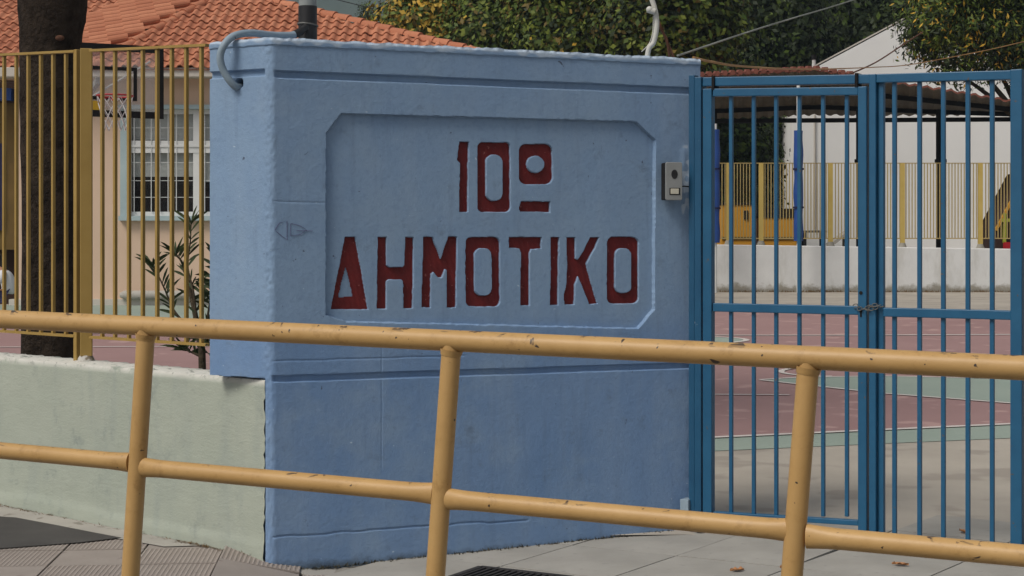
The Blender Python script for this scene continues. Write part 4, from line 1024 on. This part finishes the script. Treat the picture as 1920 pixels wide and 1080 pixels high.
# oleander by the pillar
oz = zg(9.4); OY = 9.25
ol = thing("oleander", (P(378, 0, OY).x, OY, oz), "oleander shrub with narrow dark leaves between fence and pillar", "shrub")
def op(px, py, dy=0): return P(px, py, OY + dy)
stems = [[op(378, 1000), op(379, 690), op(374, 640), op(362, 570, .03), op(350, 520, .05), op(340, 490, .05), op(330, 478, .05)],
         [op(378, 680), op(372, 630), op(350, 610, .06), op(325, 580, .08), op(310, 545, .08), op(296, 515, .08), op(286, 498, .08)],
         [op(376, 640), op(368, 590, -.02), op(362, 545, -.03), op(352, 500, 0), op(357, 450, 0), op(358, 418, 0)],
         [op(379, 660), op(388, 600, .03), op(398, 540, .05), op(404, 480, .05)], [op(380, 650), op(392, 620), op(408, 590)], [op(376, 668), op(358, 660), op(344, 655)]]
mb = MB()
for k, s_ in enumerate(stems):
    q = spline(s_, 5); mb.tube(q, list(np.linspace(.026 if k == 0 else .009, .003, len(q))), 7)
mb.build("stems", M['barkpale'], ol, smooth=60)
ro = random.Random(4); lb = MB()
def lance(p, d, L, w_):
    d = d.normalized(); sdv = d.cross(Vector((ro.uniform(-1, 1), -1, ro.uniform(-.5, .5)))).normalized(); n_ = sdv.cross(d)
    pts = [(0, .15), (.25, .8), (.5, 1), (.75, .7), (1, .03)]; prev = None
    for t_, ww in pts:
        c_ = p + d * (L * t_) - Vector((0, 0, L * .22 * t_ * t_)); l_ = c_ - sdv * (w_ * ww); r__ = c_ + sdv * (w_ * ww); m_ = c_ - n_ * (.2 * w_ * ww)
        if prev: lb.face([prev[0], prev[1], m_, l_]); lb.face([prev[1], prev[2], r__, m_])
        prev = (l_, m_, r__)
for k, s_ in enumerate(stems):
    q = spline(s_, 5)
    for i, p in enumerate(q):
        t_ = i / len(q)
        if (k == 0 and t_ < .62) or t_ < .38: 
            if ro.random() > .12: continue
        dirv = (q[min(i + 1, len(q) - 1)] - q[max(i - 1, 0)]).normalized()
        for _ in range(2 if t_ > .85 else ro.choice((1, 1, 2))):
            a = ro.uniform(0, 6.28); e = Vector((math.cos(a), math.sin(a) * .7, ro.uniform(-.1, .7)))
            lance(p, e + dirv * .8, ro.uniform(.08, .16), ro.uniform(.006, .010))
    for _ in range(5):
        a = ro.uniform(0, 6.28); lance(q[-1], Vector((math.cos(a), math.sin(a) * .7, 1.0)), ro.uniform(.09, .16), .009)
for _ in range(64):
    p = op(ro.uniform(374, 412), ro.uniform(500, 668), ro.uniform(-.05, .1)); a = ro.uniform(0, 6.28); lance(p, Vector((math.cos(a), math.sin(a) * .6, ro.uniform(-.4, .9))), ro.uniform(.07, .13), .011)
lb.build("leaves", M['lf_olean'], ol, fix=False)

def bgtree(name, px, Y, H, blobs, n, size, mats, wts, lab, trunk=.28, seed=1, cat="tree", grp="trees beyond the school yard", **kw):
    x = (px - 960) * Y / F; z0 = .42
    t_ = thing(name, (x, Y, z0), lab, cat, grp)
    bark_tube([(x, Y, z0 - .1), (x + .1, Y, H * .3), (x - .15, Y, H * .62), (x, Y, H * .9)], [trunk, trunk * .8, trunk * .5, .05], 10, .06, seed).build("trunk", M['barkpale'], t_, smooth=60)
    for k in range(3):
        b_ = blobs[k % len(blobs)]
        e = Vector(P(b_[0], b_[1], Y)); e.y += .7; z_ = min(H * .55, e.z - .8)
        bark_tube([(x, Y, z_), (x * .6 + e.x * .4, Y + .6, z_ * .5 + e.z * .5), e], [trunk * .4, trunk * .22, .02], 7, .05, seed + k).build("limb", M['barkpale'], t_, smooth=60)
    m_ = Y / F; bl = []
    for cx, cy, rx, ry in blobs:
        c_ = P(cx, cy, Y); bl.append((c_.x, c_.y, c_.z, rx * m_, max(rx, ry) * m_ * .8, ry * m_))
    leaves(t_, "crown", bl, n, size, mats, wts, seed=seed, **kw)
    return t_
bgtree("autumn_tree", 845, 52, 9.4, [(800, 35, 62, 34), (850, 10, 60, 40), (762, 62, 34, 28), (835, 62, 62, 36), (900, 60, 50, 40), (830, -40, 70, 40)], 34500, 0.106, ['lf_yellow', 'lf_light', 'lf_green', 'lf_brown'], [.50, .26, .16, .08], "yellowing autumn tree just right of the tiled roof's lower end", seed=11)
bgtree("broadleaf_tree", 960, 50, 9.8, [(930, 40, 66, 44), (990, 20, 70, 48), (960, 80, 76, 42), (900, 88, 50, 30), (980, -40, 90, 50)], 39100, 0.099, ['lf_green', 'lf_light', 'lf_brown', 'lf_yellow', 'lf_dark'], [.47, .2, .13, .02, .18], "green tree with brownish patches above the middle of the pillar", seed=12)
bgtree("broadleaf_tree", 1090, 48, 9.5, [(1050, 30, 70, 46), (1120, 40, 70, 44), (1080, 80, 80, 40), (1030, 84, 54, 36), (1090, -30, 100, 50)], 41400, 0.096, ['lf_green', 'lf_brown', 'lf_light', 'lf_yellow', 'lf_dark'], [.44, .14, .24, .02, .16], "dense olive green tree directly left of the pale curved pipe", seed=13)
bgtree("broadleaf_tree", 1230, 46, 9.2, [(1190, 40, 66, 46), (1255, 50, 62, 44), (1300, 20, 66, 50), (1230, 84, 66, 36), (1330, 70, 50, 40), (1250, -30, 100, 46)], 41400, 0.099, ['lf_light', 'lf_green', 'lf_brown', 'lf_dark'], [.3, .4, .12, .18], "bright green leafy tree behind the pale curved pipe", seed=14)
bgtree("evergreen_tree", 1420, 56, 11, [(1380, 40, 80, 60), (1450, 10, 90, 70), (1400, 130, 80, 60), (1340, 160, 70, 60), (1480, 90, 60, 60), (1400, 250, 80, 80), (1385, 370, 80, 90)], 50599, 0.112, ['lf_dark', 'lf_green'], [.82, .18], "dark evergreen tree above the red shelter roof edge", seed=15, trunk=.4)
bgtree("evergreen_tree", 1600, 60, 12, [(1560, 30, 90, 60), (1640, 10, 90, 60), (1540, 90, 60, 50), (1620, 70, 80, 50), (1700, 40, 80, 60), (1850, 20, 130, 70)], 50599, 0.119, ['lf_dark', 'lf_green'], [.8, .2], "dark evergreen tree rising behind the white gable", seed=16, trunk=.4)
bgtree("garden_shrub", 1390, 50, 6.5, [(1360, 260, 46, 45), (1395, 290, 30, 50), (1340, 330, 45, 70), (1380, 380, 45, 50)], 27599, 0.086, ['lf_dark', 'lf_green'], [.7, .3], "dark leafy bush behind the yellow containers and far fence", seed=17, trunk=.15)
bgtree("feathery_tree", 1925, 42, 8.2, [(1770, 45, 80, 44), (1850, 50, 90, 50), (1745, 90, 44, 22), (1800, 110, 60, 26), (1880, 120, 56, 30), (1745, 60, 42, 32), (1768, 10, 60, 38), (1722, 102, 20, 8), (1780, 145, 46, 12), (1930, 60, 80, 90), (1840, -40, 130, 60), (1712, 86, 16, 7)], 48299, 0.076, ['lf_green', 'lf_light', 'lf_dark', 'lf_yellow'], [.44, .1, .40, .06], "feathery leaved tree overhanging the white gable at right", seed=18, aspect=.3, droop=.8, trunk=.25, clump=22, spread=2.8)
ct = thing("cypress", P(687, 60, 100), "tiny dark cypress on the slope above the roof's right hip", "tree", "trees on the hillside")
ct.location.z = P(687, 60, 100).z; ROOT[ct] = Vector(ct.location)
bark_tube([P(687, 120, 100), P(687, 60, 100), P(687, 20, 100)], [.15, .12, .04], 7, .04).build("trunk", M['barkpale'], ct)
leaves(ct, "crown", [tuple(P(687, 22, 100)) + (.24, .24, .42), tuple(P(688, 34, 100)) + (.22, .22, .5), tuple(P(688, 52, 100)) + (.26, .26, .7)], 2200, .06, ['lf_dark', 'lf_green'], [.75, .25], seed=20, droop=-1)
ct2 = thing("sapling", P(718, 70, 80), "pale thin young tree between the tiny cypress and the yellow tree", "tree", "trees on the hillside")
bark_tube([P(718, 130, 80), P(720, 60, 80), P(723, 12, 80)], [.1, .06, .02], 6, .04).build("trunk", M['barkpale'], ct2)
leaves(ct2, "crown", [tuple(P(722, 28, 80)) + (.22, .3, .5), tuple(P(712, 44, 80)) + (.36, .3, .4), tuple(P(730, 50, 80)) + (.4, .3, .4)], 700, .07, ['lf_light', 'lf_green'], [.6, .4], seed=21)

# ------------------------------------------------------------------ far white wall, its fence, shelter, white building
WY = 38.0; ws = -.0145
wzt = lambda x: 1.525 + ws * (x - 4.6)
mb = MB(); xa, xb = 3.2, 22.0; n = 120
fr = []
for i in range(n + 1):
    x = xa + (xb - xa) * i / n; j = .025 * math.sin(i * 1.3) * math.sin(i * .41)
    fr.append(((x, WY, .36), (x, WY - .012 + .012 * math.sin(i * .9), .46 + abs(j) * 2), (x, WY + .0, wzt(x) - .02), (x, WY + .02, wzt(x)), (x, WY + .26, wzt(x)), (x, WY + .28, .36)))
for a, b in zip(fr, fr[1:]):
    for k in range(5): mb.face([a[k], b[k], b[k + 1], a[k + 1]])
tag(mb.build("white_wall", M['white'], smooth=50), "low whitewashed wall across the far side of the school yard", "wall")
rk = MB()
for k in range(500):
    x = random.uniform(4.6, 15); p = Vector((x, WY - .03 - abs(random.gauss(0, .03)), .42)); L_ = random.uniform(.02, .07); a = random.uniform(-.8, .8)
    rk.face([p + Vector((-.012, 0, 0)), p + Vector((.012, 0, 0)), p + Vector((a * L_, 0, L_))])
o = rk.build("wall_foot_weeds", M['weed'], fix=False, kind="stuff")
ff = thing("far_fence", (9.5, WY + .13, 1.5), "cream and yellow bar fence on the far whitewashed wall", "fence")
FY = WY + .13; ftop, fbot = P(0, 306, FY).z, P(0, 447, FY).z
fpx = lambda px: (px - 960) * FY / F
posts_ = [1236, 1366, 1427, 1557, 1692, 1838, 1975]
for px in posts_:
    x = fpx(px); MB().box((x, FY, (ftop + wzt(x)) / 2 + .03), (.105, .07, ftop - wzt(x) - .06)).build("post", M['creampost'], ff)
    mb = MB(); mb.tube([(x, FY, wzt(x) - .02), (x, FY, wzt(x) + .10)], [.11, .065], 8); mb.build("mortar_foot", M['white'], ff, smooth=60)
MB().box(((fpx(1200) + fpx(2010)) / 2, FY, ftop), (fpx(2010) - fpx(1200), .04, .02)).build("top_rail", M['creambar'], ff)
MB().box(((fpx(1200) + fpx(2010)) / 2, FY, fbot), (fpx(2010) - fpx(1200), .04, .025)).build("bottom_rail", M['creambar'], ff)
barm = MB().box((0, 0, 0), (.021, .021, ftop - fbot - .024)).mesh("bar", M['creambar'])
px = 1210.0
while px < 2005:
    if min(abs(px - q) for q in posts_) > 4.6: inst("bar", barm, Matrix.Translation((fpx(px), FY, (ftop + fbot) / 2)), ff)
    px += 5.75
# blue padded poles
for px, top, pt, lab in ((1497, 158, 245, "tall white pole in a blue pad before the far fence, third bar gap"), (1341, 232, 243, "pole with a dark blue pad beside the gate's left stile")):
    x = (px - 960) * 37.4 / F; pd = thing("padded_pole", (x, 37.4, .42), lab, "pole", "blue padded poles")
    mb = MB(); mb.tube([(x, 37.4, .42), (x, 37.4, P(0, top, 37.4).z)], .04, 10); mb.build("pole", M['framewhite'], pd, smooth=60)
    zs = np.linspace(P(0, 452 if px > 1400 else 308, 37.4).z, P(0, pt, 37.4).z, 24)
    if px < 1400: zs = np.linspace(P(0, 455, 37.4).z, P(0, pt, 37.4).z, 24)
    mb = MB(); mb.tube([(x + 0.004 * math.sin(i * 1.1), 37.4, z_) for i, z_ in enumerate(zs)], [.105 + .008 * math.sin(i * .8) for i in range(24)], 12); mb.build("pad", M['bluepad'], pd, smooth=60)
    for i in (7, 15): 
        mb = MB(); mb.tube([(x, 37.4, zs[i] - .02), (x, 37.4, zs[i] + .02)], .126, 12); mb.build("strap", M['navy'], pd, smooth=60)
# shelter
sh = thing("yard_shelter", P(1615, 470, 40.5), "dark yard shelter on posts with rusty red sloping roof edge", "shelter")
def srow(pts, Y): return [P(px, py, Y) for px, py in pts]
fr = [(1180, 152), (1310, 141), (1420, 135), (1530, 129), (1650, 148), (1780, 168), (1910, 190), (2060, 214)]
bk = [(1180, 224), (1310, 220), (1420, 217), (1530, 212), (1650, 213), (1780, 213), (1910, 211), (2060, 214)]
Fp, Bp = srow(fr, 39.6), srow(bk, 46.5)
def lerp_row(R_, n=160):
    out = []
    for i in range(n + 1):
        t_ = i / n * (len(R_) - 1); k = min(int(t_), len(R_) - 2); out.append(R_[k].lerp(R_[k + 1], t_ - k))
    return out
Fr, Br = lerp_row(Fp), lerp_row(Bp)
mb = MB()
for i in range(160):
    wv = lambda k: Vector((0, 0, .03 * math.sin(k * 1.6)))
    a, b, c_, d_ = Fr[i] + wv(i), Fr[i + 1] + wv(i + 1), Br[i + 1] + wv(i + 1), Br[i] + wv(i)
    e = Vector((0, 0, -.05))
    mb.face([a + e, b + e, c_ + e, d_ + e], 0); mb.face([a, b, c_, d_], 1); mb.face([a + e, b + e, b, a], 1); mb.face([d_ + e, c_ + e, c_, d_], 0)
mb.build("roof", [M['underside'], M['rustroof']], sh, fix=False)
for k in range(0, 2):      # rafters / purlins under the sheets
    t_ = .3 + .42 * k; mb = MB()
    for i in range(0, 160, 8):
        mb.beam(Fr[i].lerp(Br[i], t_) + Vector((0, 0, -.13)), Fr[i + 8].lerp(Br[i + 8], t_) + Vector((0, 0, -.13)), .08, .12)
    mb.build("purlin", M['dark'], sh)
mb = MB()
for i in range(0, 84): 
    if i % 3 == 0: 
        q = Fr[i] + Vector((0, -.03, .02)); mb.tube([q + Vector((0, -.05, -.01)), q + Vector((0, .35, .03))], .07, 6)
mb.build("edge_tiles", M['rustroof'], sh, smooth=50)
MB().beam(P(1300, 227, 43), P(2050, 223, 43), .14, .11).build("cross_beam", M['dark'], sh)
for px, mt in ((1612, 'dark'), (1762, 'brown'), (1906, 'dark'), (1338, 'dark')):
    a = P(px, 0, 43); tp = P(px, 205, 43).z
    MB().box((a.x, 43, (tp + .42) / 2), (.16, .16, tp - .42)).build("post", M['dark'], sh)
    if mt == 'brown': MB().box((a.x + .06, 42.85, (P(0, 232, 43).z + P(0, 445, 43).z) / 2), (.10, .10, P(0, 232, 43).z - P(0, 445, 43).z)).build("post_cladding", M['creampost'], sh)
    mb = MB(); mb.tube([(a.x, 42.9, P(0, 250 + 55, 43).z), (a.x, 42.9, P(0, 299, 43).z)], .16, 8); mb.build("post_band", M['dark'], sh)
# white building with gable
BYY = 53.0; B_ = lambda px, py: P(px, py, BYY)
wb = thing("white_building", B_(1700, 480), "plain white building with a pointed gable behind the shelter", "building")
gpoly = [B_(1487, 520), B_(2240, 520), B_(2240, 146), B_(1865, -52), B_(1487, 149)]
mb = MB(); mb.prism(gpoly, (0, 12, 0)); mb.build("wall", M['whitehouse'], wb)
mb = MB(); rv = Vector((0, 12.4, 0))
for a, b in ((B_(1478, 152), B_(1865, -54)), (B_(2249, 149), B_(1865, -54))):
    u_ = Vector((0, 0, .05)); f0 = Vector((0, .04, .012)); mb.prism([a + f0, b + f0, b + f0 + u_, a + f0 + u_], rv)
mb.build("roof", M['fascia'], wb)
mb = MB(); mb.tube([P(1526, 190, 47), P(1526, 110, 47)], .055, 10); mb.tube([P(1526, 112, 47), P(1526, 103, 47)], .07, 10, mi=1); mb.build("vent_pipe", [M['framewhite'], M['dark']], wb, smooth=60)
mb = MB(); mb.tube([B_(1527, 215) + Vector((0, -.05, 0)), B_(1527, 430) + Vector((0, -.05, 0))], .03, 8); mb.build("drain_pipe", M['fascia'], wb)
# yellow containers, bench, play tent behind the far fence
YY = 40.2; Yp = lambda px, py: P(px, py, YY)
def container(px0, px1, py0, py1, lab, slot):
    a, b = Yp(px0, py1), Yp(px1, py0); c_ = (a + b) / 2; w_, h_ = b.x - a.x, b.z - a.z
    t_ = thing("orange_cabinet", (c_.x, YY + .4, .42), lab, "cabinet", "orange cabinets behind the far fence")
    MB().box((c_.x, YY + .4, (b.z + 1.2) / 2), (w_, .8, b.z - 1.2)).build("body", M['orange'], t_, bevel=.02)
    MB().box((c_.x, YY + .4, b.z + .025), (w_ + .06, .86, .05)).build("lid", M['dark'], t_)
    MB().box((c_.x, YY - .012, a.z + .07), (w_ - .04, .03, .07)).build("lower_band", M['brown'], t_)
    for sx_ in (-1, 1):
        MB().box((c_.x + sx_ * (w_ / 2 - .08), YY + .4, .81), (.08, .7, .78)).build("leg", M['dark'], t_)
    if slot: MB().box((c_.x + w_ * .28, YY - .02, b.z - .25), (.10, .03, .22)).build("vent", M['dark'], t_)
    return t_
container(1352, 1412, 384, 452, "taller orange cabinet behind the far fence at left", True)
container(1426, 1494, 408, 452, "lower orange cabinet behind the far fence, next to the blue pad", False)
mb = MB(); px = 1352
rk_ = thing("metal_rack", Yp(1445, 452), "dark slatted rack behind the lower orange cabinet", "rack")
for px in range(1418, 1500, 9): MB().box((Yp(px, 0).x, YY + 1.0, (Yp(0, 396).z + .42) / 2), (.05, .05, Yp(0, 396).z - .42)).build("upright", M['dark'], rk_)
MB().box((Yp(1459, 0).x, YY + 1.0, Yp(0, 398).z), (1.12, .07, .22)).build("top_board", M['dark'], rk_)
bn = thing("slatted_bench", Yp(1528, 455), "grey slatted bench behind the far fence below the white building", "bench")
for k in range(4): MB().box((Yp(1528, 0).x, YY + .1 + .11 * k, Yp(0, 434).z), (.62, .08, .05)).build("seat_slat", M['steel'], bn)
for sx_ in (-.22, .22): MB().box((Yp(1528, 0).x + sx_, YY + .27, (Yp(0, 436).z + .42) / 2), (.06, .36, Yp(0, 436).z - .42)).build("leg", M['dark'], bn)
rp = thing("grey_ramp_board", Yp(1575, 455), "grey board leaning up to the right behind the far fence", "board")
mb = MB(); mb.prism([Yp(1556, 458), Yp(1592, 432), Yp(1592, 437), Yp(1566, 458)], (0, .6, 0)); mb.build("plank", M['strip'], rp)
for px in (1590,): MB().box((Yp(px, 0).x, YY + .3, (Yp(0, 438).z + .42) / 2), (.08, .4, Yp(0, 438).z - .42)).build("prop", M['strip'], rp)
pt = thing("play_house", Yp(1900, 470), "dark wooden play tent with orange edge at the far right", "play house")
mb = MB(); mb.prism([Yp(1868, 430), Yp(1925, 322), Yp(1985, 430), Yp(1985, 520), Yp(1868, 520)], (0, 1.6, 0)); mb.build("body", M['room'], pt)
mb = MB(); mb.beam(Yp(1866, 432) + Vector((0, -.05, 0)), Yp(1925, 320) + Vector((0, -.05, 0)), .12, .05, up=(0, 0, 1)); mb.beam(Yp(1987, 432) + Vector((0, -.05, 0)), Yp(1925, 320) + Vector((0, -.05, 0)), .12, .05); mb.build("edge_board", M['orange'], pt)
mb = MB(); mb.beam(Yp(1876, 413) + Vector((0, -.10, 0)), Yp(1930, 413) + Vector((0, -.10, 0)), .06, .08); mb.beam(Yp(1881, 400) + Vector((0, -.10, 0)), Yp(1881, 455) + Vector((0, -.10, 0)), .1, .06); mb.beam(Yp(1897, 425) + Vector((0, -.10, 0)), Yp(1897, 440) + Vector((0, -.10, 0)), .1, .06); mb.build("rail", M['lime'], pt)
MB().box((Yp(1895, 0).x, YY - .12, Yp(0, 460).z), (.42, .1, .16)).build("base_board", M['redplastic'], pt)

# ------------------------------------------------------------------ crouching child at the far left
KY = 27.0; kx = P(0, 0, KY).x
def kp(px, py, dy=0): return P(px, py, KY + dy)
pr = thing("person", (kx, KY, .42), "crouching person in a white top and dark trousers at the far left edge", "person")
def skin_mesh(name, verts, edges, radii, mat, root=0, sub=2):
    me = bpy.data.meshes.new(name); me.from_pydata([tuple(Vector(v) - base_of(pr)) for v in verts], edges, [])
    o = bpy.data.objects.new(name, me); COL.objects.link(o)
    m_ = o.modifiers.new("skin", 'SKIN'); m_.use_smooth_shade = True
    layer = me.skin_vertices[0] if me.skin_vertices else None
    if layer is None:
        bm = bmesh.new(); bm.from_mesh(me); bm.verts.layers.skin.verify(); bm.to_mesh(me); bm.free(); layer = me.skin_vertices[0]
    for i, r in enumerate(radii): layer.data[i].radius = (r, r); layer.data[i].use_root = (i == root)
    s_ = o.modifiers.new("sub", 'SUBSURF'); s_.levels = sub; s_.render_levels = sub
    me.materials.append(mat); o.parent = pr; ROOT[o] = base_of(pr); return o
hipp = kp(14, 560)
body = [hipp, kp(18, 540), kp(14, 522), kp(4, 508), kp(-4, 500), kp(-10, 490), kp(-12, 478),
        kp(2, 552, -.10), kp(-22, 545, -.14), kp(-14, 565, -.14), kp(-10, 581, -.14), kp(-24, 583, -.16),
        kp(2, 552, .10), kp(-22, 543, .14), kp(-14, 565, .14), kp(-10, 581, .14), kp(-24, 583, .16),
        kp(6, 515, -.15), kp(-6, 535, -.20), kp(-26, 540, -.16), kp(6, 515, .15), kp(-6, 535, .20), kp(-26, 540, .16)]
be = [(0, 1), (1, 2), (2, 3), (3, 4), (4, 5), (5, 6), (0, 7), (7, 8), (8, 9), (9, 10), (10, 11), (0, 12), (12, 13), (13, 14), (14, 15), (15, 16), (3, 17), (17, 18), (18, 19), (3, 20), (20, 21), (21, 22)]
brad = [.12, .115, .12, .11, .055, .085, .09, .075, .065, .05, .04, .035, .075, .065, .05, .04, .035, .05, .04, .03, .05, .04, .03]
skin_mesh("body", body, be, brad, M['skin'])
skin_mesh("shirt", [kp(15, 552), kp(18, 540), kp(14, 522), kp(4, 508), kp(6, 515, -.15), kp(-4, 532, -.20), kp(6, 515, .15), kp(-4, 532, .20)], [(0, 1), (1, 2), (2, 3), (3, 4), (4, 5), (3, 6), (6, 7)], [.128, .128, .135, .10, .065, .055, .065, .055], M['shirt'])
skin_mesh("trousers", [kp(14, 562), kp(2, 554, -.10), kp(-22, 546, -.14), kp(-14, 566, -.14), kp(-11, 578, -.14), kp(2, 554, .10), kp(-22, 544, .14), kp(-14, 566, .14), kp(-11, 578, .14)], [(0, 1), (1, 2), (2, 3), (3, 4), (0, 5), (5, 6), (6, 7), (7, 8)], [.135, .09, .078, .06, .05, .09, .078, .06, .05], M['navy'])
skin_mesh("hair", [kp(-11, 474), kp(-5, 486), kp(4, 500), kp(14, 510), kp(20, 520)], [(0, 1), (1, 2), (2, 3), (3, 4)], [.10, .095, .07, .055, .035], M['hair'])

# ------------------------------------------------------------------ air
hz = MB().box((0, 540, 219), (2200, 1240, 441)); 
hm = bpy.data.materials.new("haze_air"); hm.use_nodes = True; q = hm.node_tree; q.nodes.clear()
vo = q.nodes.new("ShaderNodeVolumePrincipled"); vo.inputs['Color'].default_value = (.66, .82, 1.0, 1); vo.inputs['Density'].default_value = .00042; vo.inputs['Anisotropy'].default_value = .1
oo = q.nodes.new("ShaderNodeOutputMaterial"); q.links.new(vo.outputs[0], oo.inputs['Volume'])
hz.build("haze", hm, kind="stuff")
